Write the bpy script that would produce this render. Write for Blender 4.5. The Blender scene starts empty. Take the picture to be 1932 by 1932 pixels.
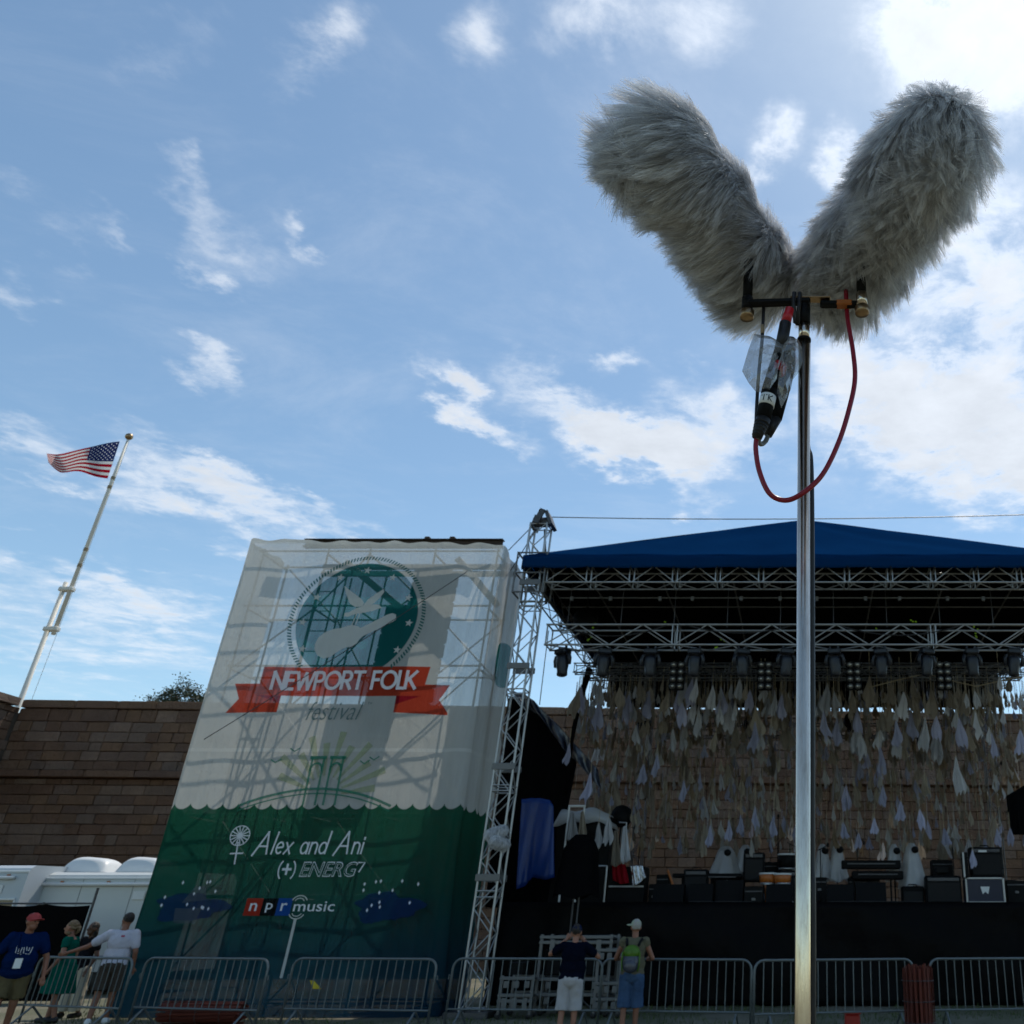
import bpy, bmesh, math, random
import numpy as np
from mathutils import Vector, Matrix
from mathutils.kdtree import KDTree
R = math.radians
random.seed(7)
S = bpy.context.scene
COL = S.collection

# ------------------------------------------------------------------ camera
# eye height 1.62 m, pitched up 25.5 degrees; the photograph is an off-centre square crop, hence the lens shift
F, CX, CY, NPX, EYE = 1650.0, 1517.0, 966.0, 1932.0, 1.62
PITCH = math.atan(786 / 1650)
cam_d = bpy.data.cameras.new('camera')
cam_d.sensor_fit = 'HORIZONTAL'; cam_d.sensor_width = 36.0
cam_d.lens = F / NPX * 36.0
cam_d.shift_x = -(CX - NPX / 2) / NPX
cam_d.shift_y = 0.0
cam_d.clip_start = 0.05; cam_d.clip_end = 3000
cam_d.dof.use_dof = True; cam_d.dof.focus_distance = 1.62; cam_d.dof.aperture_fstop = 13.0
cam = bpy.data.objects.new('camera', cam_d); COL.objects.link(cam)
cam.location = (0, 0, EYE); cam.rotation_euler = (R(90) + PITCH, 0, 0)
S.camera = cam

# ------------------------------------------------------------------ light
SUN_AZ, SUN_EL = R(21), R(61)
SUNV = Vector((math.sin(SUN_AZ) * math.cos(SUN_EL), math.cos(SUN_AZ) * math.cos(SUN_EL), math.sin(SUN_EL)))
sun_d = bpy.data.lights.new('sun', 'SUN'); sun_d.energy = 3.2; sun_d.angle = R(0.6); sun_d.color = (1.0, 0.93, 0.82)
sun = bpy.data.objects.new('sun', sun_d); COL.objects.link(sun)
sun.rotation_euler = SUNV.to_track_quat('Z', 'Y').to_euler(); sun.location = (30, 40, 60)
vs = S.view_settings
vs.view_transform = 'Standard'; vs.look = 'None'; vs.gamma = 1.0; vs.use_curve_mapping = False
vs.exposure = 0.02
S.cycles.max_bounces = 6; S.cycles.diffuse_bounces = 5; S.cycles.glossy_bounces = 3; S.cycles.transparent_max_bounces = 14
S.cycles.use_denoising = True
S.cycles.use_adaptive_sampling = True; S.cycles.adaptive_threshold = 0.02; S.cycles.adaptive_min_samples = 12

# ------------------------------------------------------------------ node expressions
class X:
    """a node socket (or number) with arithmetic"""
    nt = None
    def __init__(s, v): s.v = v
def _v(a): return a.v if isinstance(a, X) else a
def M_(op, *a, clamp=False):
    n = X.nt.nodes.new('ShaderNodeMath'); n.operation = op; n.use_clamp = clamp
    for i, q in enumerate(a):
        q = _v(q)
        if isinstance(q, (int, float)): n.inputs[i].default_value = q
        else: X.nt.links.new(q, n.inputs[i])
    return X(n.outputs[0])
for nm, op in (('add', 'ADD'), ('sub', 'SUBTRACT'), ('mul', 'MULTIPLY'), ('truediv', 'DIVIDE'), ('pow', 'POWER')):
    setattr(X, '__%s__' % nm, lambda s, o, op=op: M_(op, s, o))
    setattr(X, '__r%s__' % nm, lambda s, o, op=op: M_(op, o, s))
X.__neg__ = lambda s: M_('MULTIPLY', s, -1.0)
def xmin(*a):
    r = a[0]
    for q in a[1:]: r = M_('MINIMUM', r, q)
    return r
def xmax(*a):
    r = a[0]
    for q in a[1:]: r = M_('MAXIMUM', r, q)
    return r
def sstep(lo, hi, x):
    n = X.nt.nodes.new('ShaderNodeMapRange'); n.interpolation_type = 'SMOOTHSTEP'
    n.inputs['From Min'].default_value = lo; n.inputs['From Max'].default_value = hi
    X.nt.links.new(_v(x), n.inputs['Value']); return X(n.outputs['Result'])
def link_in(sock, q):
    q = _v(q)
    if isinstance(q, (int, float)): sock.default_value = q
    elif isinstance(q, (tuple, list)): sock.default_value = tuple(q) + ((1,) if len(q) == 3 and len(sock.default_value) == 4 else ())
    else: X.nt.links.new(q, sock)
def xmix(f, a, b, mode='MIX'):
    n = X.nt.nodes.new('ShaderNodeMix'); n.data_type = 'RGBA'; n.blend_type = mode
    link_in(n.inputs[0], f); link_in(n.inputs[6], a); link_in(n.inputs[7], b)
    return X(n.outputs[2])
def xsep(v):
    n = X.nt.nodes.new('ShaderNodeSeparateXYZ'); X.nt.links.new(_v(v), n.inputs[0])
    return X(n.outputs[0]), X(n.outputs[1]), X(n.outputs[2])
def xcomb(a, b, c):
    n = X.nt.nodes.new('ShaderNodeCombineXYZ')
    for i, q in enumerate((a, b, c)): link_in(n.inputs[i], q)
    return X(n.outputs[0])
def xnoise(vec, scale, detail=4, rough=.55, dist=0.0, col=False):
    n = X.nt.nodes.new('ShaderNodeTexNoise')
    if vec is not None: X.nt.links.new(_v(vec), n.inputs['Vector'])
    n.inputs['Scale'].default_value = scale; n.inputs['Detail'].default_value = detail
    n.inputs['Roughness'].default_value = rough; n.inputs['Distortion'].default_value = dist
    return X(n.outputs[1 if col else 0])
def xvec(op, a, b=None, scale=None):
    n = X.nt.nodes.new('ShaderNodeVectorMath'); n.operation = op
    link_in(n.inputs[0], a)
    if b is not None: link_in(n.inputs[1], b)
    if scale is not None: link_in(n.inputs[3], scale)
    return X(n.outputs['Value' if op in ('DOT_PRODUCT', 'LENGTH', 'DISTANCE') else 'Vector'])

# ------------------------------------------------------------------ sky
world = bpy.data.worlds.new('World'); S.world = world; world.use_nodes = True
world.cycles.sampling_method = 'MANUAL'; world.cycles.sample_map_resolution = 512
nt = world.node_tree; nt.nodes.clear(); X.nt = nt
out = nt.nodes.new('ShaderNodeOutputWorld'); bg = nt.nodes.new('ShaderNodeBackground')
sky = nt.nodes.new('ShaderNodeTexSky'); sky.sky_type = 'NISHITA'; sky.sun_disc = False
sky.sun_elevation = SUN_EL; sky.sun_rotation = SUN_AZ
sky.air_density = 1.0; sky.dust_density = 0.32; sky.ozone_density = 0.4; sky.altitude = 0
tc = nt.nodes.new('ShaderNodeTexCoord')
D = X(tc.outputs['Generated'])
dx, dy, dz = xsep(D)
azm = M_('ARCTAN2', dx, dy); elv = M_('ARCSINE', dz)
zc = M_('MAXIMUM', dz, 0.06)
plane = xcomb(dx / zc, dy / zc, 0.0)                       # a flat cloud deck overhead
warp = xvec('SUBTRACT', xnoise(plane, 5.0, 5, .62, col=True), (0.5, 0.5, 0.5))
ae = xvec('ADD', xcomb(azm, elv, 0.0), xvec('SCALE', warp, scale=0.15))
def img_ae(px, py):
    x = (px - CX) / F; v = (CY - py) / F; c, s = math.cos(PITCH), math.sin(PITCH)
    d = Vector((x, c - v * s, s + v * c)).normalized()
    return math.atan2(d.x, d.y), math.asin(d.z)
def cloud(az, el, la, le, rot, amp):
    """a soft cloud centred on a compass bearing and height, half-lengths la x le, turned by rot"""
    n = nt.nodes.new('ShaderNodeMapping'); n.vector_type = 'TEXTURE'
    nt.links.new(_v(ae), n.inputs['Vector'])
    n.inputs['Location'].default_value = (az, el, 0); n.inputs['Rotation'].default_value = (0, 0, rot)
    n.inputs['Scale'].default_value = (la, le, 1)
    return M_('POWER', 2.718, -xvec('DOT_PRODUCT', X(n.outputs[0]), X(n.outputs[0]))) * amp
CLOUDS = [  # centre in the photograph, half-lengths (rad), turn, weight: only used to find bearings
    (1880, 40, .16, .10, .2, 1.05), (1700, 60, .09, .05, .3, .7), (1850, 520, .10, .10, -.4, 1.0), (1720, 780, .16, .085, -.25, 1.05),
    (1900, 860, .12, .07, -.2, .85), (1580, 320, .035, .035, .2, .9), (1455, 310, .045, .04, .3, .9), (1330, 760, .08, .035, -.3, .6),
    (1130, 820, .13, .032, -.42, 1.0), (900, 768, .08, .020, -.45, .95), (1230, 870, .07, .022, -.3, .8), (1145, 700, .025, .016, .3, .6), (1330, 850, .08, .03, -.2, .6),
    (905, 60, .06, .045, .7, .62), (640, 45, .06, .035, .9, .44), (560, 100, .06, .03, .8, .34), (330, 80, .07, .035, .8, .34),
    (1130, 30, .08, .035, .1, .6), (1330, 30, .12, .06, .0, .5), (350, 315, .030, .022, -.6, .56), (410, 540, .032, .018, -.6, .56),
    (390, 690, .034, .022, -.4, .55), (80, 440, .05, .024, -.3, .42), (190, 430, .045, .015, -.35, .45), (20, 560, .04, .022, -.2, .45),
    (555, 465, .022, .012, -.4, .5), (60, 840, .10, .025, -.25, .5), (400, 950, .10, .030, -.35, .75), (600, 975, .08, .018, -.1, .5),
    (120, 1090, .14, .035, -.1, .33), (80, 1220, .15, .035, .0, .42), (280, 1150, .10, .03, -.2, .3), (440, 445, .08, .025, -.2, .38),
]
tot = None
for (px, py, la, le, rot, amp) in CLOUDS:
    a, e = img_ae(px, py); q = cloud(a, e, la, le, rot, amp)
    tot = q if tot is None else tot + q
fine = xnoise(plane, 5.6, 9, .66, .25)
broad = xnoise(plane, 0.9, 4, .5)
tot = tot + sstep(.58, .80, broad) * .45                   # the same broken cloud over the rest of the sky
dens = sstep(.18, 1.10, tot * (3.6 * fine - .78))
veil = sstep(.44, .80, xnoise(xvec('MULTIPLY', plane, (1.0, 1.4, 1.0)), 1.7, 8, .68, .4)) * .20
dens = M_('MINIMUM', dens + veil, 1.0)
sd = M_('MAXIMUM', xvec('DOT_PRODUCT', D, tuple(SUNV)), 0.0)
glow = M_('POWER', sd, 10.0)
lum = 6.6 + glow * 2.4
shade = 1.0 - sstep(.55, 1.0, dens) * (1.0 - xnoise(plane, 9.0, 5, .6)) * .32
cl = xvec('SCALE', xcomb(0.92, 0.97, 1.04), scale=lum * shade)
col = xmix(dens * .88, xmix(1.0, X(sky.outputs[0]), (.90, 1.0, .96), 'MULTIPLY'), cl)
nt.links.new(_v(col), bg.inputs['Color'])
bg.inputs['Strength'].default_value = 0.15
nt.links.new(bg.outputs[0], out.inputs['Surface'])

# ------------------------------------------------------------------ helpers
_c, _s = math.cos(PITCH), math.sin(PITCH)
def ray(px, py):
    x = (px - CX) / F; v = (CY - py) / F
    return Vector((x, _c - v * _s, _s + v * _c))
def P(px, py, Y):
    """the point of the place seen in that direction at distance Y down the field"""
    d = ray(px, py); t = Y / d.y
    return Vector((d.x * t, Y, EYE + d.z * t))
def XP(px, Y, z=EYE):
    return (px - CX) / F * (Y * _c + (z - EYE) * _s)

WM = {}
def setw(o, Mw, parent=None):
    if parent is not None:
        o.parent = parent; o.matrix_basis = WM[parent.name].inverted() @ Mw
    else: o.matrix_basis = Mw
    WM[o.name] = Mw.copy()
def tag(o, label=None, cat=None, group=None, kind=None):
    if label: o['label'] = label
    if cat: o['category'] = cat
    if group: o['group'] = group
    if kind: o['kind'] = kind
    return o
def T(*p): return Matrix.Translation(Vector(p))
def thing(name, loc, label, cat, group=None, rz=0.0):
    o = bpy.data.objects.new(name, None); COL.objects.link(o); o.empty_display_size = .2
    setw(o, T(*loc) @ Matrix.Rotation(rz, 4, 'Z'))
    return tag(o, label, cat, group)
def new_obj(name, me, parent=None, Mw=None):
    o = bpy.data.objects.new(name, me); COL.objects.link(o)
    setw(o, Mw if Mw is not None else (WM[parent.name] if parent else Matrix()), parent)
    return o

class MB:
    """collects shapes in world coordinates, builds ONE mesh object"""
    def __init__(s): s.v = []; s.f = []
    def add(s, vs, fs):
        n = len(s.v); s.v += [tuple(p) for p in vs]; s.f += [tuple(i + n for i in f) for f in fs]; return s
    def box(s, c, size, rot=None):
        c = Vector(c); hx, hy, hz = (q / 2 for q in size)
        vs = [Vector((x, y, z)) for x in (-hx, hx) for y in (-hy, hy) for z in (-hz, hz)]
        if rot is not None: vs = [rot @ p for p in vs]
        return s.add([p + c for p in vs], [(0, 1, 3, 2), (4, 6, 7, 5), (0, 4, 5, 1), (2, 3, 7, 6), (0, 2, 6, 4), (1, 5, 7, 3)])
    def bbox(s, c, size, b=.02, rot=None):
        """box with chamfered edges"""
        c = Vector(c); h = [q / 2 for q in size]; b = min(b, min(h) * .9)
        vs = []; idx = {}
        for sx in (-1, 1):
            for sy in (-1, 1):
                for sz in (-1, 1):
                    for ax in range(3):
                        p = [sx * h[0], sy * h[1], sz * h[2]]
                        for k in range(3):
                            if k != ax: p[k] -= math.copysign(b, p[k])
                        idx[(sx, sy, sz, ax)] = len(vs); vs.append(Vector(p))
        fs = []
        sg = (-1, 1)
        for ax in range(3):
            o1, o2 = [k for k in range(3) if k != ax]
            for q in sg:
                lo = []
                for (u, w) in ((-1, -1), (1, -1), (1, 1), (-1, 1)):
                    k = [0, 0, 0]; k[ax] = q; k[o1] = u; k[o2] = w; lo.append(idx[(*k, ax)])
                fs.append(tuple(lo))
            for u in sg:
                for w in sg:
                    k0 = [0, 0, 0]; k1 = [0, 0, 0]
                    k0[ax] = -1; k1[ax] = 1
                    for k in (k0, k1): k[o1] = u; k[o2] = w
                    fs.append((idx[(*k0, o1)], idx[(*k1, o1)], idx[(*k1, o2)], idx[(*k0, o2)]))
        for sx in sg:
            for sy in sg:
                for sz in sg: fs.append(tuple(idx[(sx, sy, sz, ax)] for ax in range(3)))
        if rot is not None: vs = [rot @ p for p in vs]
        return s.add([p + c for p in vs], fs)
    def tube(s, pts, r, n=8, caps=True):
        pts = [Vector(p) for p in pts]; m = len(pts)
        rs = r if isinstance(r, (list, tuple)) else [r] * m
        vs = []; fs = []; up = None
        for i, p in enumerate(pts):
            d = (pts[min(i + 1, m - 1)] - pts[max(i - 1, 0)]).normalized()
            if up is None: up = Vector((0, 0, 1)) if abs(d.z) < .9 else Vector((1, 0, 0))
            a = d.cross(up)
            if a.length < 1e-6: a = d.orthogonal()
            a.normalize(); b = a.cross(d).normalized(); up = b
            for k in range(n):
                t = 2 * math.pi * k / n; vs.append(p + (a * math.cos(t) + b * math.sin(t)) * rs[i])
        for i in range(m - 1):
            for k in range(n):
                k2 = (k + 1) % n; fs.append((i * n + k, i * n + k2, (i + 1) * n + k2, (i + 1) * n + k))
        if caps: fs.append(tuple(range(n - 1, -1, -1))); fs.append(tuple((m - 1) * n + k for k in range(n)))
        return s.add(vs, fs)
    def lathe(s, prof, Mt=Matrix(), n=16):
        vs = []; fs = []
        for (r, z) in prof:
            for k in range(n):
                t = 2 * math.pi * k / n; vs.append(Mt @ Vector((r * math.cos(t), r * math.sin(t), z)))
        for i in range(len(prof) - 1):
            for k in range(n):
                k2 = (k + 1) % n; fs.append((i * n + k, i * n + k2, (i + 1) * n + k2, (i + 1) * n + k))
        fs.append(tuple(range(n - 1, -1, -1))); fs.append(tuple((len(prof) - 1) * n + k for k in range(n)))
        return s.add(vs, fs)
    def ball(s, c, rad, n=12, m=8, rot=None):
        c = Vector(c); r = rad if isinstance(rad, (tuple, list)) else (rad,) * 3
        vs = []; fs = []
        for i in range(m + 1):
            a = math.pi * i / m
            for k in range(n):
                t = 2 * math.pi * k / n
                q = Vector((r[0] * math.sin(a) * math.cos(t), r[1] * math.sin(a) * math.sin(t), r[2] * math.cos(a)))
                vs.append(c + (rot @ q if rot is not None else q))
        for i in range(m):
            for k in range(n):
                k2 = (k + 1) % n; fs.append((i * n + k, (i + 1) * n + k, (i + 1) * n + k2, i * n + k2))
        return s.add(vs, fs)
    def prism(s, pts, depth):
        """flat outline pushed along the vector depth"""
        pts = [Vector(p) for p in pts]; n = len(pts); d = Vector(depth)
        return s.add(pts + [p + d for p in pts], [tuple(range(n)), tuple(range(2 * n - 1, n - 1, -1))] +
                     [(i, i + n, (i + 1) % n + n, (i + 1) % n) for i in range(n)])
    def grid(s, fn, nu, nv, closed=False):
        vs = [fn(i / nu, j / nv) for j in range(nv + 1) for i in range(nu + 1)]
        return s.add(vs, [(j * (nu + 1) + i, j * (nu + 1) + i + 1, (j + 1) * (nu + 1) + i + 1, (j + 1) * (nu + 1) + i)
                          for j in range(nv) for i in range(nu)])
    def mesh(s, name, mat, Minv=None, smooth=False):
        me = bpy.data.meshes.new(name)
        vs = s.v if Minv is None else [tuple(Minv @ Vector(p)) for p in s.v]
        me.from_pydata(vs, [], s.f); me.materials.append(mat)
        if smooth: me.polygons.foreach_set('use_smooth', [True] * len(me.polygons))
        me.update(); return me
    def build(s, name, mat, parent=None, smooth=False, thick=0.0):
        if parent is None:
            xs = np.array(s.v); o_ = Vector(((xs[:, 0].min() + xs[:, 0].max()) / 2, (xs[:, 1].min() + xs[:, 1].max()) / 2, xs[:, 2].min()))
            Mw = T(*o_)
        else: Mw = WM[parent.name].copy()
        o = new_obj(name, s.mesh(name, mat, Mw.inverted(), smooth), parent, Mw)
        if thick:
            md = o.modifiers.new('thickness', 'SOLIDIFY'); md.thickness = thick; md.offset = 0
        return o

_shared = {}
def unit_tube(mat, n=10):
    k = ('t', mat.name, n)
    if k not in _shared:
        _shared[k] = MB().tube([(0, 0, 0), (0, 0, 1)], 1.0, n).mesh('tube', mat, smooth=False)
        me = _shared[k]; me.polygons.foreach_set('use_smooth', [len(p.vertices) == 4 for p in me.polygons])
    return _shared[k]
def rod(name, a, b, r, mat, parent, n=10):
    """a straight tube as an object of its own that shares its mesh with its like"""
    a, b = Vector(a), Vector(b); d = b - a
    Mw = T(*a) @ d.to_track_quat('Z', 'Y').to_matrix().to_4x4() @ Matrix.Diagonal((r, r, d.length, 1))
    return new_obj(name, unit_tube(mat, n), parent, Mw)
def unit_box(mat, b=.04):
    k = ('b', mat.name, b)
    if k not in _shared: _shared[k] = MB().bbox((0, 0, 0), (1, 1, 1), b).mesh('box', mat)
    return _shared[k]
def brick(name, c, size, mat, parent, rot=None, b=.04):
    Mw = T(*c) @ (rot.to_4x4() if rot is not None else Matrix()) @ Matrix.Diagonal((*size, 1))
    return new_obj(name, unit_box(mat, b), parent, Mw)
def copy_tree(o, Mw, parent=None, **tags):
    c = o.copy(); COL.objects.link(c); setw(c, Mw, parent)
    for ch in o.children:
        copy_tree(ch, Mw @ ch.matrix_basis, c)
    tag(c, **tags)
    return c

# ------------------------------------------------------------------ materials
def lin(r, g, b):
    f = lambda q: q / 12.92 if q <= .04045 else ((q + .055) / 1.055) ** 2.4
    return (f(r / 255), f(g / 255), f(b / 255))
def base_mat(name):
    m = bpy.data.materials.new(name); m.use_nodes = True; m.node_tree.nodes.clear(); X.nt = m.node_tree
    o = X.nt.nodes.new('ShaderNodeOutputMaterial'); return m, o
def mat(name, col, rough=.6, metal=0.0, var=.18, scale=6.0, bump=0.0, bscale=30.0, rnd=0.0, island=0.0, spec=.4, coord='Object', sheen=0.0):
    m, o = base_mat(name); nt = X.nt
    b = nt.nodes.new('ShaderNodeBsdfPrincipled'); t = nt.nodes.new('ShaderNodeTexCoord'); vec = X(t.outputs[coord])
    n = xnoise(vec, scale, 5, .6)
    k = (1.0 - var) + n * (2 * var)
    if rnd:
        i = nt.nodes.new('ShaderNodeObjectInfo'); k = k * ((1 - rnd) + X(i.outputs['Random']) * (2 * rnd))
    if island:
        g = nt.nodes.new('ShaderNodeNewGeometry'); k = k * ((1 - island) + X(g.outputs['Random Per Island']) * (2 * island))
    c = xvec('SCALE', tuple(col), scale=k)
    nt.links.new(_v(c), b.inputs['Base Color'])
    b.inputs['Metallic'].default_value = metal; b.inputs['Specular IOR Level'].default_value = spec
    rr = M_('ADD', xnoise(vec, scale * 2.7, 3, .5) * .22 + (rough - .11), 0.0, clamp=True)
    nt.links.new(_v(rr), b.inputs['Roughness'])
    if bump:
        bn = nt.nodes.new('ShaderNodeBump'); bn.inputs['Strength'].default_value = bump; bn.inputs['Distance'].default_value = .02
        nt.links.new(_v(xnoise(vec, bscale, 6, .65)), bn.inputs['Height']); nt.links.new(bn.outputs[0], b.inputs['Normal'])
    if sheen: b.inputs['Sheen Weight'].default_value = sheen
    nt.links.new(b.outputs[0], o.inputs['Surface']); return m
def cloth_mat(name, col, trans=.25, var=.12, scale=5.0, rnd=0.0, alpha=1.0, bump=.25, bscale=16.0, gloss=0.0):
    """woven cloth or thin sheet: diffuse, light coming through, optionally open weave"""
    m, o = base_mat(name); nt = X.nt
    t = nt.nodes.new('ShaderNodeTexCoord'); vec = X(t.outputs['Object'])
    k = (1 - var) + xnoise(vec, scale, 5, .6) * (2 * var)
    if rnd:
        i = nt.nodes.new('ShaderNodeObjectInfo'); k = k * ((1 - rnd) + X(i.outputs['Random']) * (2 * rnd))
    c = xvec('SCALE', tuple(col), scale=k)
    d = nt.nodes.new('ShaderNodeBsdfDiffuse'); tr = nt.nodes.new('ShaderNodeBsdfTranslucent')
    bn = nt.nodes.new('ShaderNodeBump'); bn.inputs['Strength'].default_value = bump; bn.inputs['Distance'].default_value = .03
    nt.links.new(_v(xnoise(vec, bscale, 4, .6)), bn.inputs['Height'])
    for q in (d, tr):
        nt.links.new(_v(c), q.inputs['Color']); nt.links.new(bn.outputs[0], q.inputs['Normal'])
    mx = nt.nodes.new('ShaderNodeMixShader'); mx.inputs[0].default_value = trans
    nt.links.new(d.outputs[0], mx.inputs[1]); nt.links.new(tr.outputs[0], mx.inputs[2]); last = mx
    if gloss:
        g = nt.nodes.new('ShaderNodeBsdfGlossy'); g.inputs['Roughness'].default_value = .3; nt.links.new(bn.outputs[0], g.inputs['Normal'])
        q = nt.nodes.new('ShaderNodeMixShader'); q.inputs[0].default_value = gloss
        nt.links.new(last.outputs[0], q.inputs[1]); nt.links.new(g.outputs[0], q.inputs[2]); last = q
    if alpha < 1:
        ta = nt.nodes.new('ShaderNodeBsdfTransparent'); q = nt.nodes.new('ShaderNodeMixShader'); q.inputs[0].default_value = alpha
        nt.links.new(ta.outputs[0], q.inputs[1]); nt.links.new(last.outputs[0], q.inputs[2]); last = q
    nt.links.new(last.outputs[0], o.inputs['Surface']); return m

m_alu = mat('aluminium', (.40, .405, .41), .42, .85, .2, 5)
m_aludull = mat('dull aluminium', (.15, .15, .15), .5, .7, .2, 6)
m_galv = mat('galvanised steel', (.15, .17, .175), .5, .6, .3, 9)
m_black = mat('black paint', (.005, .005, .005), .6, 0, .3, 8, spec=.15)
m_blackplastic = mat('black plastic', (.006, .006, .0065), .6, 0, .3, 10, .15, 60, spec=.10)
m_blackcloth = cloth_mat('black cloth', (.005, .005, .0055), .02, .3, 2.5, bump=.5, bscale=4)
m_rust = mat('rusty dark steel', (.055, .038, .03), .7, .3, .4, 3, .3, 20)
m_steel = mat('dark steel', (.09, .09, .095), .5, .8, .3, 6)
m_rubber = mat('black rubber', (.012, .011, .012), .5, 0, .2, 20)
m_red_rubber = mat('red cable rubber', (.23, .006, .018), .38, 0, .15, 30)
m_brass = mat('brass', (.34, .23, .13), .35, .95, .25, 60)
def brushed(name, col, rough):
    m, o = base_mat(name); nt = X.nt; b = nt.nodes.new('ShaderNodeBsdfPrincipled'); g = nt.nodes.new('ShaderNodeNewGeometry'); x, y, z = xsep(X(g.outputs['Position']))
    st = xnoise(xcomb(x * 420.0, y * 420.0, z * 3.0), 1.0, 4, .6); sp = xnoise(xcomb(x * 60.0, y * 60.0, z * 9.0), 1.0, 5, .7)
    c = xmix(sstep(.40, .75, sp) * .7, tuple(col), (.36, .28, .20)); c = xmix(sstep(.62, .72, st) * .5, c, (.25, .22, .19))
    nt.links.new(_v(c), b.inputs['Base Color']); b.inputs['Metallic'].default_value = 1.0
    nt.links.new(_v(rough + st * .14), b.inputs['Roughness']); nt.links.new(b.outputs[0], o.inputs['Surface']); return m
m_chrome = brushed('worn chromed tube', (.74, .64, .52), .13)
m_white = mat('white enamel', (.72, .73, .72), .4, 0, .08, 3)
m_glassdark = mat('dark glass', (.01, .012, .018), .08, 0, .1, 3, spec=.7)
m_roof = cloth_mat('blue vinyl roof', (.003, .030, .10), .10, .2, .35, bump=.8, bscale=1.1)
m_tarp = cloth_mat('blue tarpaulin', (.004, .034, .19), .06, .2, 2, bump=.4, bscale=5, gloss=.04)
m_navytarp = cloth_mat('navy tarpaulin', (.008, .014, .036), .08, .3, 2, bump=.7, bscale=5, gloss=.12)
m_whitesheet = cloth_mat('white plastic sheet', (.50, .51, .52), .3, .1, 3, bump=.6, bscale=9, gloss=.08)
m_ghost = cloth_mat('clear rain cover', (.55, .54, .52), .35, .2, 4, bump=.9, bscale=7, gloss=.18, alpha=.66)
m_foil = mat('silver foil', (.75, .75, .76), .22, 1, .1, 8, 1.0, 12)
m_redcloth = cloth_mat('red cloth', (.30, .012, .02), .05)
m_orange = mat('orange wood drum', (.42, .12, .02), .35, 0, .25, 9)
m_redwood = mat('red stained lath', (.10, .016, .007), .75, 0, .3, 14, .3, 40, rnd=.25)
m_tanwood = mat('bare timber', (.30, .22, .13), .7, 0, .25, 6)
m_lime = mat('lime tape', (.35, .6, .02), .5)
m_skirtcloth = cloth_mat('black stage skirt', (.0045, .0045, .005), .02, .35, 1.5, bump=.8, bscale=2.5, gloss=.003)
m_gearface = mat('amplifier face', (.014, .014, .015), .55, 0, .3, 20, spec=.15)
m_casewood = mat('navy laminate', (.006, .009, .032), .4, 0, .2, 8)
m_skin = mat('tanned skin', (.24, .10, .058), .5, 0, .12, 14)
m_skin2 = mat('fair skin', (.30, .135, .085), .5, 0, .12, 14)

# ================================================================== SETTING
def uv_grid(name, fn, nu, nv, mtl, parent=None, smooth=True, uvfn=None):
    mb = MB().grid(fn, nu, nv)
    o = mb.build(name, mtl, parent, smooth)
    uv = o.data.uv_layers.new(name='uv')
    for lp in o.data.loops:
        i = lp.vertex_index; a, b = (i % (nu + 1)) / nu, (i // (nu + 1)) / nv
        uv.data[lp.index].uv = uvfn(a, b) if uvfn else (a, b)
    return o

def ground_mat():
    m, o = base_mat('trampled grass'); nt = X.nt
    b = nt.nodes.new('ShaderNodeBsdfPrincipled'); t = nt.nodes.new('ShaderNodeTexCoord'); v = X(t.outputs['Object'])
    n1 = xnoise(v, .35, 6, .6); n2 = xnoise(v, 6.0, 6, .7)
    c = xmix(sstep(.42, .62, n1), (.10, .10, .055), (.20, .175, .13))
    c = xmix(n2 * .5, c, (.06, .065, .035))
    nt.links.new(_v(c), b.inputs['Base Color']); b.inputs['Roughness'].default_value = .9
    bn = nt.nodes.new('ShaderNodeBump'); bn.inputs['Strength'].default_value = .6; bn.inputs['Distance'].default_value = .04
    nt.links.new(_v(n2), bn.inputs['Height']); nt.links.new(bn.outputs[0], b.inputs['Normal'])
    nt.links.new(b.outputs[0], o.inputs['Surface']); return m
g = MB().grid(lambda a, b: ((a - .5) * 3000, (b - .5) * 3000, 0), 8, 8).build('ground', ground_mat())
tag(g, kind='structure')
# grass in the strip by the barricades and the stage
rng = np.random.default_rng(3)
gv, gf = [], []
for i in range(9000):
    x, y = rng.uniform(-16, 7), rng.uniform(16.2, 23.0)
    if math.sin(x * 1.3) * math.cos(y * 1.1 + x * .4) > .35: continue
    a = rng.uniform(0, 6.28); h = rng.uniform(.04, .10); w = .008; l = rng.uniform(-.03, .03)
    k = len(gv); cx, cy = math.cos(a) * w, math.sin(a) * w
    gv += [(x - cx, y - cy, 0), (x + cx, y + cy, 0), (x + l, y + l, h)]; gf.append((k, k + 1, k + 2))
gm = MB(); gm.v, gm.f = gv, gf
tag(gm.build('grass', mat('grass blades', (.06, .085, .02), .8, 0, .2, 3, island=.4)), 'short grass on the trampled field by the barricades', 'grass', kind='stuff')

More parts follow.
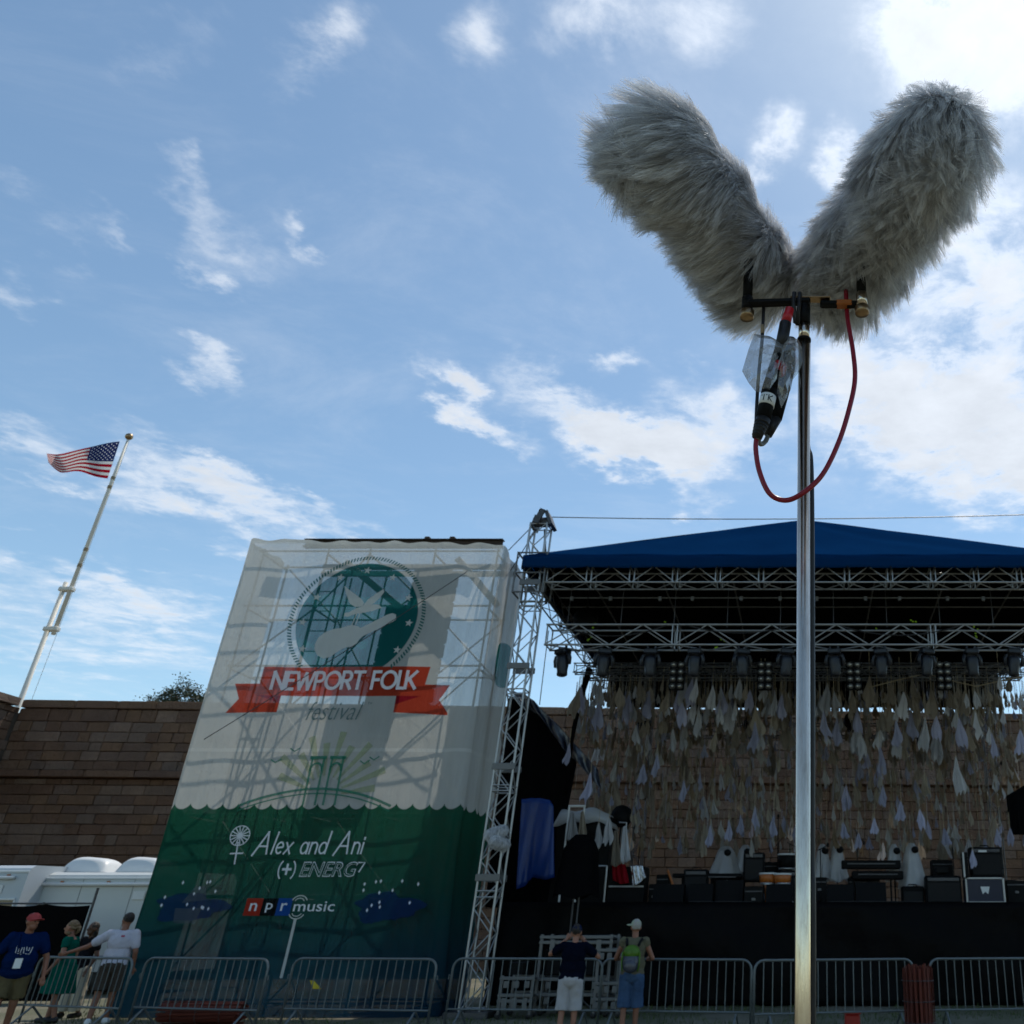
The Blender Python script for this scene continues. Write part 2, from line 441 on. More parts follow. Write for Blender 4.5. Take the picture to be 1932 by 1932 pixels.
# ------------------------------------------------------------------ the fort wall
def stone_mat(name, **kw):
    m, o = base_mat(name); nt = X.nt
    b = nt.nodes.new('ShaderNodeBsdfPrincipled'); t = nt.nodes.new('ShaderNodeTexCoord')
    geo = nt.nodes.new('ShaderNodeNewGeometry'); v = X(geo.outputs['Position'])
    if kw.get('island'): r = X(geo.outputs['Random Per Island'])
    else:
        i = nt.nodes.new('ShaderNodeObjectInfo'); r = X(i.outputs['Random'])
    ramp = nt.nodes.new('ShaderNodeValToRGB'); nt.links.new(_v(r), ramp.inputs[0])
    e = ramp.color_ramp.elements; e[0].color = (.145, .082, .054, 1); e[1].color = (.22, .145, .105, 1)
    for p, c in ((.25, (.17, .10, .066, 1)), (.45, (.185, .107, .064, 1)), (.6, (.15, .092, .066, 1)), (.8, (.175, .12, .09, 1))):
        q = e.new(p); q.color = c
    n1 = xnoise(v, 1.1, 6, .65); n2 = xnoise(v, 9.0, 5, .7)
    c = xvec('SCALE', X(ramp.outputs[0]), scale=.30 + n1 * .85 + n2 * .65)
    c = xmix(sstep(.58, .72, xnoise(v, .45, 5, .6)) * .5, c, (.085, .06, .045))
    nt.links.new(_v(c), b.inputs['Base Color']); b.inputs['Roughness'].default_value = .92; b.inputs['Specular IOR Level'].default_value = .2
    bn = nt.nodes.new('ShaderNodeBump'); bn.inputs['Strength'].default_value = .9; bn.inputs['Distance'].default_value = .09
    nt.links.new(_v(n2 + n1), bn.inputs['Height']); nt.links.new(bn.outputs[0], b.inputs['Normal'])
    nt.links.new(b.outputs[0], o.inputs['Surface']); return m
m_stone = stone_mat('rough granite block'); m_stone_i = stone_mat('rough granite', island=True)
m_mortar = mat('dark mortar', (.07, .052, .04), .95, 0, .3, 1.0)
C0 = Vector((-35.4, 39.5, 0)); CR = Vector((26.0, 43.4, 0)); CLf = Vector((-35.2, 24.0, 0))
wall = thing('fort_wall', tuple(C0), 'massive brown granite fort wall with a dark projecting ledge, behind the stage', 'wall')
def img(p):
    d = p - Vector((0, 0, EYE)); f = d.y * _c + d.z * _s; u = -d.y * _s + d.z * _c
    return CX + F * d.x / f, CY - F * u / f
blocks = []
rw = random.Random(11)
def course_set(o_, e_, nrm):
    u = (e_ - o_); L = u.length; u.normalize(); n = nrm.normalized()
    rot = Matrix((u, -n, Vector((0, 0, 1)))).transposed()
    z = 0.0
    while z < 10.6:
        up = z > 7.85
        h = rw.uniform(.34, .45) if not up else rw.uniform(.38, .47)
        if not up and z + h > 7.45: h = 7.56 - z
        if up and z + h > 10.4: h = 10.62 - z
        s_ = -rw.uniform(0, .6)
        while s_ < L:
            w = rw.choice((rw.uniform(.38, .7), rw.uniform(.6, 1.05), rw.uniform(.9, 1.5)))
            a0, a1 = max(s_, 0), min(s_ + w, L)
            if a1 - a0 > .15:
                c = o_ + u * ((a0 + a1) / 2) + n * (-.25 + rw.uniform(-.03, .035)); c.z = z + h / 2
                blocks.append((c, (a1 - a0 - .016, .5, h - .016), rot))
            s_ += w
        z += h
        if not up and z > 7.5: z = 7.93
nA = Vector(((CR - C0).y, -(CR - C0).x, 0)); course_set(C0, CR, nA)
course_set(CLf, C0 + (CLf - C0).normalized() * .02, Vector((1, 0, 0)))
scored = []
for bl in blocks:
    px, py = img(bl[0]); c = bl[0]
    in_arch = (abs(c.x + 32.5) < .75 and 2.6 < c.z < 4.15 and c.y > 39)
    if in_arch: continue
    vis = (-20 < px < 400 and 1300 < py < 1640) * 3 + (1060 < px < 1950 and 1335 < py < 1620) * 2
    scored.append((vis, bl[1][0] * bl[1][2], bl))
scored.sort(key=lambda q: (-(q[0] == 3), -(q[0] > 0), -q[1]))
for _, _, (c, sz, rot) in scored[:298]:
    brick('stone_block', c, sz, m_stone, wall, rot, b=.05)
mb = MB()
for _, _, (c, sz, rot) in scored[298:]: mb.bbox(c, sz, .022, rot)
tag(mb.build('masonry', m_stone_i, wall), kind='stuff')
uA = (CR - C0).normalized(); nA = nA.normalized(); rotA = Matrix((uA, -nA, Vector((0, 0, 1)))).transposed()
LA = (CR - C0).length
def along(s_, off, z): return C0 + uA * s_ + nA * off + Vector((0, 0, z))
MB().box(along(LA / 2, -1.35, 5.2), (LA, 1.7, 10.4), rotA).build('wall_core', m_mortar, wall)
MB().box((-36.6, 31.5, 5.2), (1.9, 15.5, 10.4)).build('wall_core', m_mortar, wall)
s_ = 0
while s_ < LA:                                              # projecting ledge and coping, stone by stone
    w = rw.uniform(1.5, 2.2)
    brick('ledge_stone', along(s_ + w / 2, .02, 7.74), (w - .03, .72, .30), m_stone, wall, rotA, .08)
    s_ += w
s_ = 0
while s_ < LA:
    w = rw.uniform(1.6, 2.4)
    brick('coping_stone', along(s_ + w / 2, -.45, 10.82), (w - .02, 1.1, .36), m_stone, wall, rotA, .06)
    s_ += w
y = 39.2
while y > 24:
    w = rw.uniform(1.5, 2.2)
    brick('ledge_stone', (-35.36, y - w / 2, 7.74), (.72, w - .03, .30), m_stone, wall, None, .08)
    brick('coping_stone', (-35.75, y - w / 2, 10.82), (1.1, w - .02, .36), m_stone, wall, None, .06)
    y -= w
MB().box((-36.6, 40.6, 5.2), (2.4, 2.6, 10.4)).build('wall_core', m_mortar, wall)
ar = MB()                                                   # black panel for the shade inside the arched opening above the trailers
pts = [(-.8, 0), (-.8, .75)] + [(-.8 * math.cos(a), .75 + .55 * math.sin(a)) for a in [math.pi * k / 8 for k in range(1, 8)]] + [(.8, .75), (.8, 0)]
ar.prism([along(2.95 + p[0], -.40, 2.75 + p[1]) for p in pts], -nA * .08)
ar.build('embrasure_shade', m_black, wall)

# ------------------------------------------------------------------ trees beyond the wall
m_bark = mat('bark', (.07, .05, .035), .9, 0, .3, 4, .6, 12)
m_leaf = mat('leaves', (.022, .038, .012), .6, 0, .3, 1.5, island=.45)
def tree(name, base, lobes, nleaf, label, seed, trunk_r=.28, leaf=.11):
    rn = random.Random(seed); b = Vector(base)
    t = thing(name, base, label, 'tree', 'trees beyond the fort wall')
    top = Vector(lobes[0][0])
    mb = MB(); mid = (b + top) / 2 + Vector((.3, 0, 0))
    mb.tube([b, b.lerp(mid, .5), mid, top], [trunk_r, trunk_r * .8, trunk_r * .6, .05], 10)
    for c, r in lobes[1:]:
        c = Vector(c); mb.tube([mid.lerp(top, .3), (mid + c) / 2 + Vector((0, 0, .2)), c], [trunk_r * .4, trunk_r * .25, .02], 7)
    for c, r in lobes:
        for k in range(7):
            e = Vector(c) + Vector((rn.gauss(0, 1), rn.gauss(0, 1), rn.gauss(0, .8))).normalized() * r * .9
            mb.tube([Vector(c), (Vector(c) + e) / 2 + Vector((0, 0, .08)), e], [.03, .02, .008], 5)
    mb.build('trunk', m_bark, t, True)
    vs, fs = [], []
    for c, r in lobes:
        c = Vector(c)
        cl = [c + Vector((rn.gauss(0, 1), rn.gauss(0, 1), rn.gauss(0, .85))).normalized() * r * rn.uniform(.35, 1.05) for _ in range(34)]
        for i in range(nleaf):
            q = rn.choice(cl) + Vector((rn.gauss(0, .22), rn.gauss(0, .22), rn.gauss(0, .16))) * r * .75
            d = Vector((rn.gauss(0, 1), rn.gauss(0, 1), rn.gauss(0, .6))).normalized(); e = d.orthogonal().normalized()
            l = leaf * rn.uniform(.7, 1.3); k = len(vs)
            vs += [tuple(q), tuple(q + d * l * .5 + e * l * .3), tuple(q + d * l), tuple(q + d * l * .5 - e * l * .3)]; fs.append((k, k + 1, k + 2, k + 3))
    m = MB(); m.v, m.f = vs, fs; m.build('crown', m_leaf, t)
def lob(px, py, Y, r): return (tuple(P(px, py, Y)), r)
tree('broadleaf_tree', (XP(335, 49, 13), 49, 0), [lob(334, 1310, 49, .95), lob(305, 1328, 49.3, .8), lob(362, 1320, 48.8, .85), lob(350, 1345, 49.6, 1.5), lob(310, 1350, 49, 1.4)], 1300,
     'dark bushy tree top showing over the fort wall beside the banner tower', 5)

# ------------------------------------------------------------------ flagpole and flag
FY = 44.0
fx = XP(45, FY, P(45, 1315, FY).z); fx2 = XP(242, FY, P(242, 824, FY).z); fx = (fx + fx2) / 2
def fz(py): return P(100, py, FY).z
m_mast = mat('weathered white mast paint', (.74, .69, .61), .6, 0, .25, .8)
fp = thing('flagpole', (fx, FY, 0), 'tall white two-stage flagpole with gold ball rising behind the fort wall', 'flagpole')
zb, zd, zt = fz(1187), fz(1112), fz(830)
MB().tube([(fx - .22, FY, 0), (fx - .22, FY, zd + .4)], [.15, .10], 14).build('lower_mast', m_mast, fp, True)
MB().tube([(fx + .16, FY, zb - .3), (fx + .16, FY, (zb + zt) / 2 + 3), (fx + .16, FY, zt)], [.10, .085, .05], 14).build('upper_mast', m_mast, fp, True)
for z in (zb, zd): MB().bbox((fx - .03, FY, z), (.74, .34, .24), .05).build('mast_cap', m_mast, fp)
for py in (905, 922, 1040, 1070): MB().tube([(fx + .16, FY, fz(py)), (fx + .16, FY, fz(py) + .18)], .108, 12).build('band', m_tanwood, fp)
MB().ball((fx + .16, FY, zt + .22), .2, 16, 12).build('ball', m_brass, fp, True)
MB().tube([(fx + .34, FY, 12), (fx + .33, FY, 20), (fx + .26, FY, zt)], .012, 5).build('halyard', m_white, fp)

def flag_mat():
    m, o = base_mat('flag cloth'); nt = X.nt
    t = nt.nodes.new('ShaderNodeUVMap'); u, v, _ = xsep(X(t.outputs[0]))
    st = M_('MODULO', M_('FLOOR', v * 13.0), 2.0)            # v from 0 at the top
    c = xmix(st, (.36, .006, .02), (.70, .70, .70))
    can = xmin(M_('LESS_THAN', u, .40), M_('LESS_THAN', v, 7 / 13))
    # 9 rows of stars, 6 and 5 in turn
    uu = u / .40 * 12.0; vv = v * 13 / 7 * 10.0
    best = None
    for ox, oy in ((0, 0), (1, 1)):
        fx_ = M_('FRACT', (uu - 1 + 2 + ox) * .5 + .5) - .5; fy_ = M_('FRACT', (vv - 1 + 2 + oy) * .5 + .5) - .5
        q = fx_ * fx_ * 1.2 + fy_ * fy_; best = q if best is None else xmin(best, q)
    inside = xmin(M_('GREATER_THAN', uu, .4), M_('LESS_THAN', uu, 11.6), M_('GREATER_THAN', vv, .4), M_('LESS_THAN', vv, 9.6))
    star = M_('LESS_THAN', best, .022) * inside
    c = xmix(can, c, xmix(star, (.018, .028, .11), (.75, .75, .78)))
    d = nt.nodes.new('ShaderNodeBsdfDiffuse'); tr = nt.nodes.new('ShaderNodeBsdfTranslucent'); mx = nt.nodes.new('ShaderNodeMixShader'); mx.inputs[0].default_value = .4
    for q in (d, tr): nt.links.new(_v(c), q.inputs[0])
    nt.links.new(d.outputs[0], mx.inputs[1]); nt.links.new(tr.outputs[0], mx.inputs[2]); nt.links.new(mx.outputs[0], o.inputs['Surface']); return m
def flag_pt(a, b):
    tx = 226 - 138 * a; ty = 833 + 20 * a + 9 * math.sin(a * 3.1) * a - 2 * math.sin(a * 7)
    bx = 203 - 112 * a; by = 903 - 22 * a + 7 * math.sin(a * 9 + .5) * a
    if a > .8: by -= 6 * (a - .8) / .2
    px, py = tx + (bx - tx) * b, ty + (by - ty) * b
    py += 4.0 * math.sin(a * 8.5 + b * 2.5) * a * (1 - .4 * b)
    return P(px, py, FY + .55 * math.sin(a * 9.5 + b * 1.6) * (.15 + a))
fl = uv_grid('flag', flag_pt, 60, 26, flag_mat())
tag(fl, 'waving red, white and blue striped flag with white stars in its corner', 'flag')

# ------------------------------------------------------------------ trailers and the screened fence
m_trailer = mat('trailer gelcoat', (.60, .62, .60), .35, 0, .05, 1.5)
m_trailer2 = mat('trailer panel pale blue grey', (.50, .54, .57), .35, 0, .05, 1.5)
m_grey = mat('grey plastic', (.25, .25, .25), .5)
def trailer(label, x0, x1, y0, z1, pods, windows, m_b, dy=2.4, trim=None):
    cx = (x0 + x1) / 2
    t = thing('camping_trailer', (cx, y0 + dy / 2, 0), label, 'trailer', 'white trailers under the fort wall')
    # rounded roof edge: section swept along x
    sec = [(y0, .55), (y0, z1 - .22), (y0 + .06, z1 - .08), (y0 + .2, z1), (y0 + dy - .2, z1 + .05), (y0 + dy, z1 - .15), (y0 + dy, .55)]
    MB().prism([(x0, p[0], p[1]) for p in sec], (x1 - x0, 0, 0)).build('body', m_b, t)
    MB().bbox((cx, y0 - .012, z1 - .17), (x1 - x0 + .03, .035, .06), .01).build('roof_rail', m_white, t)
    MB().bbox((cx, y0 - .012, .9), (x1 - x0, .03, .10), .01).build('trim_strip', m_grey, t)
    for i in (-1, 1):
        MB().lathe([(.10, -.1), (.30, -.1), (.34, -.05), (.34, .05), (.30, .1), (.10, .1)], T(cx + i * .5, y0 + .2, .34) @ Matrix.Rotation(R(90), 4, 'X'), 18).build('wheel', m_rubber, t, True)
    for (a, b, lo, hi) in windows:
        f = MB(); w = .05
        f.bbox(((a + b) / 2, y0 - .02, hi), (b - a, .05, w), .01); f.bbox(((a + b) / 2, y0 - .02, lo), (b - a, .05, w), .01)
        f.bbox((a, y0 - .02, (lo + hi) / 2), (w, .05, hi - lo - w), .01); f.bbox((b, y0 - .02, (lo + hi) / 2), (w, .05, hi - lo - w), .01)
        q = f.build('window', m_white, t)
        MB().box(((a + b) / 2, y0 - .008, (lo + hi) / 2), (b - a - w, .012, hi - lo - w)).build('pane', m_glassdark, q)
    n_ = int((x1 - x0) / 1.2)
    for k in range(1, n_): MB().box((x0 + (x1 - x0) * k / n_, y0 - .004, (z1 + .75) / 2), (.014, .008, z1 - 1.0)).build('panel_seam', m_grey, t)
    MB().bbox((x0 + (x1 - x0) * .72, y0 - .015, z1 - .62), (.34, .03, .22), .01).build('vent', m_white, t)
    for k in range(3): MB().bbox((x0 + (x1 - x0) * (.2 + .3 * k), y0 - .02, z1 - .26), (.10, .03, .04), .01).build('marker_lamp', m_orange, t)
    MB().tube([(x0 + .3, y0 - .07, z1 - .33), (x1 - .3, y0 - .07, z1 - .33)], .05, 10).build('awning_roll', m_white, t, True)
    for (a, b) in pods:
        mb = MB(); c = ((a + b) / 2, y0 + 1.1)
        def pod(i, j):
            u, v = i * 2 - 1, j * 2 - 1
            h = .42 * max(0.0, (1 - abs(u) ** 4)) ** .5 * max(0.0, (1 - abs(v) ** 4)) ** .5
            return (c[0] + u * (b - a) / 2, c[1] + v * .5, z1 + .03 + h * (1 - .12 * u))
        mb.grid(pod, 18, 10); mb.build('roof_air_conditioner', m_white, t, True)
    return t
TY = 27.0
zr = P(160, 1645, TY).z
trailer('white camping trailer with two roof air conditioners, behind the screened fence', XP(52, TY, 2.5), XP(345, TY, 2.5), TY, zr,
        [(XP(84, TY, 3.2), XP(168, TY, 3.2)), (XP(190, TY, 3.2), XP(275, TY, 3.2))],
        [(XP(50, TY, 2.1), XP(92, TY, 2.1), 1.75, 2.25)], m_trailer)
trailer('pale trailer with a wide dark window, cut by the photo edge', XP(-130, TY - .6, 2.5), XP(46, TY - .6, 2.5), TY - .7, P(20, 1632, TY - .7).z, [],
        [(XP(-80, TY - .6, 2), XP(26, TY - .6, 2), 1.5, 2.35)], m_trailer2)
FNY = 24.0
sf = thing('screened_fence', (XP(60, FNY), FNY, 0), 'black screened fence panel in front of the white trailers', 'fence')
fxl, fxr = XP(-120, FNY), XP(158, FNY)
def scr(a, b):
    x = fxl + (fxr - fxl) * a
    return (x, FNY - .03 + .03 * math.sin(a * 31) * math.sin(b * 3) , .05 + 2.12 * (1 - b) - .05 * abs(math.sin(a * 9)) * (b < .05))
MB().grid(scr, 40, 10).build('screen', m_blackcloth, sf, True)
for q, h in ((0, 2.25), (.33, 2.22), (.66, 2.22), (1, 2.55)): rod('post', (fxl + (fxr - fxl) * q, FNY + .05, 0), (fxl + (fxr - fxl) * q, FNY + .05, h), .03, m_steel, sf)
rod('top_rail', (fxl, FNY + .05, 2.19), (fxr, FNY + .05, 2.19), .022, m_steel, sf)

# ================================================================== BANNER TOWER
BX0, BX1, BY, BD, BZ = -13.86, -7.46, 20.0, 1.65, 10.42
BW = BX1 - BX0
def bpos(s_, z, off=0.0):
    """a point of the scrim: s_ runs along the wrap from the front-left corner; off is outward"""
    k = (math.sin(s_ * 1.7 + .6) * .028 + math.sin(s_ * 4.1 + z * .25) * .016) * min(1, z / 3 + .3) + math.sin(z * 1.3 + s_) * .008
    if s_ > 4.9: k += .045 * math.sin(s_ * 7.0 + z * .55) * min(1, (s_ - 4.9) / 1.0)
    flare = .10 * max(0, 2.2 - z) / 2.2
    k += off + flare + .012 * math.sin(s_ * 2.9 + z * 1.1) * math.sin(z * .8 + .5)
    r = .12
    if s_ < 0:
        return Vector((BX0 - k, BY - s_ + r, z))
    if s_ > BW:
        return Vector((BX1 + k, BY + (s_ - BW) + r, z))
    e = min(s_, BW - s_); c = r * max(0, 1 - e / .18) ** 2
    return Vector((BX0 + s_, BY - k + c, z))
def ztop(s_): return BZ - .045 * abs(math.sin(s_ * 2.6)) + .02 * math.sin(s_ * 9) - (0.02 * s_ if s_ < BW else .13 + (s_ - BW) * .22)

def halfplanes(x, z, pts):
    """inside of a convex outline given counter-clockwise, as a signed distance"""
    r = None; n = len(pts)
    for i in range(n):
        (x0, z0), (x1, z1) = pts[i], pts[(i + 1) % n]
        l = math.hypot(x1 - x0, z1 - z0); a, b = -(z1 - z0) / l, (x1 - x0) / l
        q = (x - x0) * a + (z - z0) * b
        r = q if r is None else xmin(r, q)
    return r
def scrim_mat():
    m, o = base_mat('printed mesh scrim'); nt = X.nt
    t = nt.nodes.new('ShaderNodeUVMap'); s_, z, _ = xsep(X(t.outputs[0]))
    x = s_ + BX0
    E_ = .012
    # scalloped edge between white and green
    sc = 4.0 + .10 - .13 * M_('POWER', M_('ABSOLUTE', M_('SINE', (x + 13.73) * (math.pi / .345))), .55)
    green = sstep(-E_, E_, sc - z)
    dxx, dzz = x + 10.69, z - 8.30
    rad = M_('SQRT', dxx * dxx + dzz * dzz)
    disc = sstep(-E_, E_, 1.44 - rad)
    rx, rz = s_ - (BW + 1.05), z - 7.5
    disc2 = sstep(-E_, E_, .55 - M_('SQRT', rx * rx + rz * rz))
    rib = xmax(halfplanes(x, z, [(-12.60, 6.47), (-8.80, 6.44), (-8.72, 7.14), (-12.60, 7.14)]),
               xmax(xmin(halfplanes(x, z, [(-13.20, 6.06), (-12.05, 6.08), (-12.05, 6.49), (-12.50, 6.74), (-13.17, 6.74)]),
                         -halfplanes(x, z, [(-13.45, 6.06), (-13.22, 6.04), (-12.99, 6.39), (-13.18, 6.75), (-13.45, 6.75)])),
                    xmin(halfplanes(x, z, [(-9.37, 6.07), (-8.15, 6.02), (-8.20, 6.72), (-8.85, 6.72), (-9.37, 6.46)]),
                         -halfplanes(x, z, [(-8.11, 6.02), (-7.9, 6.0), (-7.9, 6.75), (-8.20, 6.73), (-8.40, 6.37)]))))
    rib = sstep(-E_, E_, rib)
    fold = sstep(-E_, E_, xmax(halfplanes(x, z, [(-12.60, 6.47), (-12.06, 6.30), (-12.05, 6.47)]), halfplanes(x, z, [(-9.37, 6.25), (-8.82, 6.45), (-9.37, 6.45)])))
    n = xnoise(xcomb(s_, z, 0.0), 1.3, 5, .6); weave = xnoise(xcomb(s_ * 2.0, z * .25, 0.0), 3.0, 4, .6)
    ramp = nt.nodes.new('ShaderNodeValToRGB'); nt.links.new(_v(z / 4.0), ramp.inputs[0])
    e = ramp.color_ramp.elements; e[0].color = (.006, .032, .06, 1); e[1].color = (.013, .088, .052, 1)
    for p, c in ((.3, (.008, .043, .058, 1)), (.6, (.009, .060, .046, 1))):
        q = e.new(p); q.color = c
    col = xmix(n * .35, (.57, .58, .55), (.48, .49, .48))
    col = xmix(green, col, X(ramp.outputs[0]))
    col = xmix(disc, col, (.012, .125, .125)); col = xmix(disc2, col, (.012, .13, .12))
    col = xmix(rib, col, (.40, .050, .026)); col = xmix(fold, col, (.24, .012, .02))
    op = .79 + green * .14 + disc * .07 + sstep(-.05, .05, s_ - BW) * .14 + rib * .17 + (weave - .5) * .16
    # the doubled hem strips at the edges are denser
    op = op + sstep(-.01, .01, .035 - M_('ABSOLUTE', z - 5.235)) * .25 + sstep(10.22, 10.34, z) * .2
    d = nt.nodes.new('ShaderNodeBsdfDiffuse'); tr = nt.nodes.new('ShaderNodeBsdfTranslucent'); mx = nt.nodes.new('ShaderNodeMixShader'); mx.inputs[0].default_value = .38
    bn = nt.nodes.new('ShaderNodeBump'); bn.inputs['Strength'].default_value = .6; bn.inputs['Distance'].default_value = .09
    nt.links.new(_v(xnoise(xcomb(s_ * 2.2, z * .5, 0.0), 1.6, 4, .55) + xnoise(xcomb(s_, z, 3.0), 2.3, 5, .6, 1.2) * .35), bn.inputs['Height'])
    for q in (d, tr): nt.links.new(_v(col), q.inputs[0]); nt.links.new(bn.outputs[0], q.inputs['Normal'])
    nt.links.new(d.outputs[0], mx.inputs[1]); nt.links.new(tr.outputs[0], mx.inputs[2])
    ta = nt.nodes.new('ShaderNodeBsdfTransparent'); q = nt.nodes.new('ShaderNodeMixShader')
    nt.links.new(_v(M_('MINIMUM', op, .97)), q.inputs[0]); nt.links.new(ta.outputs[0], q.inputs[1]); nt.links.new(mx.outputs[0], q.inputs[2])
    nt.links.new(q.outputs[0], o.inputs['Surface']); return m
def ink(name, col, alpha):
    return cloth_mat(name, col, .3, .06, 2.0, alpha=alpha, bump=.1)
i_white = ink('white ink', (.84, .84, .88), .995); i_pale = ink('pale ink', (.66, .66, .63), .90)
i_teal = ink('teal ink', (.02, .14, .13), .85); i_lime = ink('lime ink', (.34, .42, .16), .38)
i_green = ink('green ink', (.03, .20, .13), .8); i_red = ink('red ink', (.42, .035, .02), .9)
i_blue = ink('blue ink', (.015, .075, .32), .9); i_black = ink('black ink', (.012, .012, .014), .9)
i_navy = ink('navy ink', (.010, .032, .115), .72); i_greenbg = ink('deep green ink', (.012, .095, .06), .92)
i_grey = ink('slate ink', (.10, .17, .17), .85)

ban = thing('printed_banner', (BX0 + BW / 2, BY, 0), 'white and green mesh banner with festival logo, wrapped round the scaffold tower', 'banner')
S0, S1 = -1.5, BW + 1.6
NU, NV = 190, 150
def ban_pt(a, b):
    s_ = S0 + (S1 - S0) * a; z = .03 + (ztop(s_) - .03) * (1 - b); return bpos(s_, z)
def ban_uv(a, b):
    s_ = S0 + (S1 - S0) * a; return (s_, .03 + (ztop(s_) - .03) * (1 - b))
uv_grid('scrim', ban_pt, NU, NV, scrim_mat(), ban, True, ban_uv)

_lift = [0.010]
def art(name, polys, mtl, lift=None):
    """flat print: polygons in (x, z) of the front face laid on the scrim"""
    _lift[0] += .0012
    L = lift or _lift[0]; mb = MB()
    for j, pg in enumerate(polys):                          # cut small enough to follow the cloth
        bm = bmesh.new(); bm.faces.new([bm.verts.new((p[0], p[1], 0)) for p in pg])
        for ax in (0, 1):
            lo, hi = min(p[ax] for p in pg), max(p[ax] for p in pg); n = int((hi - lo) / .13)
            for k in range(1, n + 1):
                co = [0, 0, 0]; no = [0, 0, 0]; co[ax] = lo + (hi - lo) * k / (n + 1); no[ax] = 1
                bmesh.ops.bisect_plane(bm, geom=bm.verts[:] + bm.edges[:] + bm.faces[:], plane_co=co, plane_no=no)
        bm.verts.index_update()
        mb.add([bpos(v.co.x - BX0, v.co.y, L + (j % 5) * .0002) for v in bm.verts], [tuple(v.index for v in f.verts) for f in bm.faces]); bm.free()
    return mb.build(name, mtl, ban)
def ribbon(pts, w):
    """an open line as quads of width w"""
    out = []; n = len(pts); L = []; Rr = []
    for i in range(n):
        a = pts[max(i - 1, 0)]; b = pts[min(i + 1, n - 1)]; dx, dy = b[0] - a[0], b[1] - a[1]; l = math.hypot(dx, dy) or 1
        nx, ny = -dy / l * w / 2, dx / l * w / 2
        ex, ey = (dx / l * w * .4, dy / l * w * .4) if i == n - 1 else ((-dx / l * w * .4, -dy / l * w * .4) if i == 0 else (0, 0))
        L.append((pts[i][0] + nx + ex, pts[i][1] + ny + ey)); Rr.append((pts[i][0] - nx + ex, pts[i][1] - ny + ey))
    for i in range(n - 1): out.append([Rr[i], Rr[i + 1], L[i + 1], L[i]])
    return out
def arc(cx, cy, rx, ry, a0, a1, n=14):
    return [(cx + rx * math.cos(R(a0 + (a1 - a0) * k / n)), cy + ry * math.sin(R(a0 + (a1 - a0) * k / n))) for k in range(n + 1)]
GL = {'N': (.72, [[(0, 0), (0, 1)], [(0, 1), (.72, 0)], [(.72, 0), (.72, 1)]]), 'E': (.46, [[(0, 0), (0, 1)], [(0, 1), (.46, 1)], [(0, .52), (.40, .52)], [(0, 0), (.46, 0)]]),
      'W': (1.12, [[(0, 1), (.28, 0)], [(.28, 0), (.56, .95)], [(.56, .95), (.84, 0)], [(.84, 0), (1.12, 1)]]),
      'P': (.56, [[(0, 0), (0, 1)], [(0, 1), (.28, 1)] + arc(.28, .73, .27, .27, 80, -80) + [(0, .46)]]),
      'O': (1.0, [arc(.5, .5, .49, .49, 90, 450, 28)]), 'T': (.66, [[(.33, 0), (.33, 1)], [(0, 1), (.66, 1)]]),
      'R': (.58, [[(0, 0), (0, 1)], [(0, 1), (.28, 1)] + arc(.28, .73, .27, .27, 80, -80) + [(0, .46)], [(.26, .46), (.58, 0)]]),
      'F': (.46, [[(0, 0), (0, 1)], [(0, 1), (.46, 1)], [(0, .52), (.40, .52)]]), 'L': (.34, [[(0, 0), (0, 1)], [(0, 0), (.34, 0)]]),
      'K': (.62, [[(0, 0), (0, 1)], [(.6, 1), (.03, .42)], [(.18, .56), (.62, 0)]]),
      'A': (.80, [[(-.08, -.08), (.45, 1)], [(.45, 1), (.68, 0)], [(.16, .34), (.62, .34)]]), 'l': (.10, [[(.02, 0), (.1, .98)]]),
      'e': (.40, [[(.02, .27), (.38, .30)] + arc(.2, .27, .19, .25, 10, 310, 16)]), 'x': (.40, [[(0, 0), (.40, .5)], [(.02, .5), (.36, 0)]]),
      'a': (.42, [arc(.2, .25, .19, .25, 0, 360, 18), [(.40, .5), (.40, 0)]]), 'n': (.40, [[(.02, 0), (.02, .5)], [(.02, .30)] + arc(.20, .30, .18, .2, 170, 0, 10) + [(.38, 0)]]),
      'd': (.42, [arc(.2, .25, .19, .25, 0, 360, 18), [(.42, 1.0), (.39, 0)]]), 'i': (.06, [[(.03, 0), (.03, .48)], [(.03, .64), (.03, .72)]]), ' ': (.30, [])}
def strokes(txt, x0, x1, z0, z1, w, gap=.16, slant=0.0):
    tw = sum(GL[c][0] for c in txt) + gap * (len(txt) - 1); kx = (x1 - x0) / tw; kz = z1 - z0; x = 0; out = []
    for c in txt:
        q = []
        for st in GL[c][1]: q += ribbon([(x0 + (x + p[0]) * kx + slant * p[1] * kz, z0 + p[1] * kz) for p in st], w)
        if q: out.append(q)
        x += GL[c][0] + gap
    return out
def letters(comps, mtl, name='letter'):
    _lift[0] += .0012
    for q in comps: art(name, q, mtl, _lift[0])
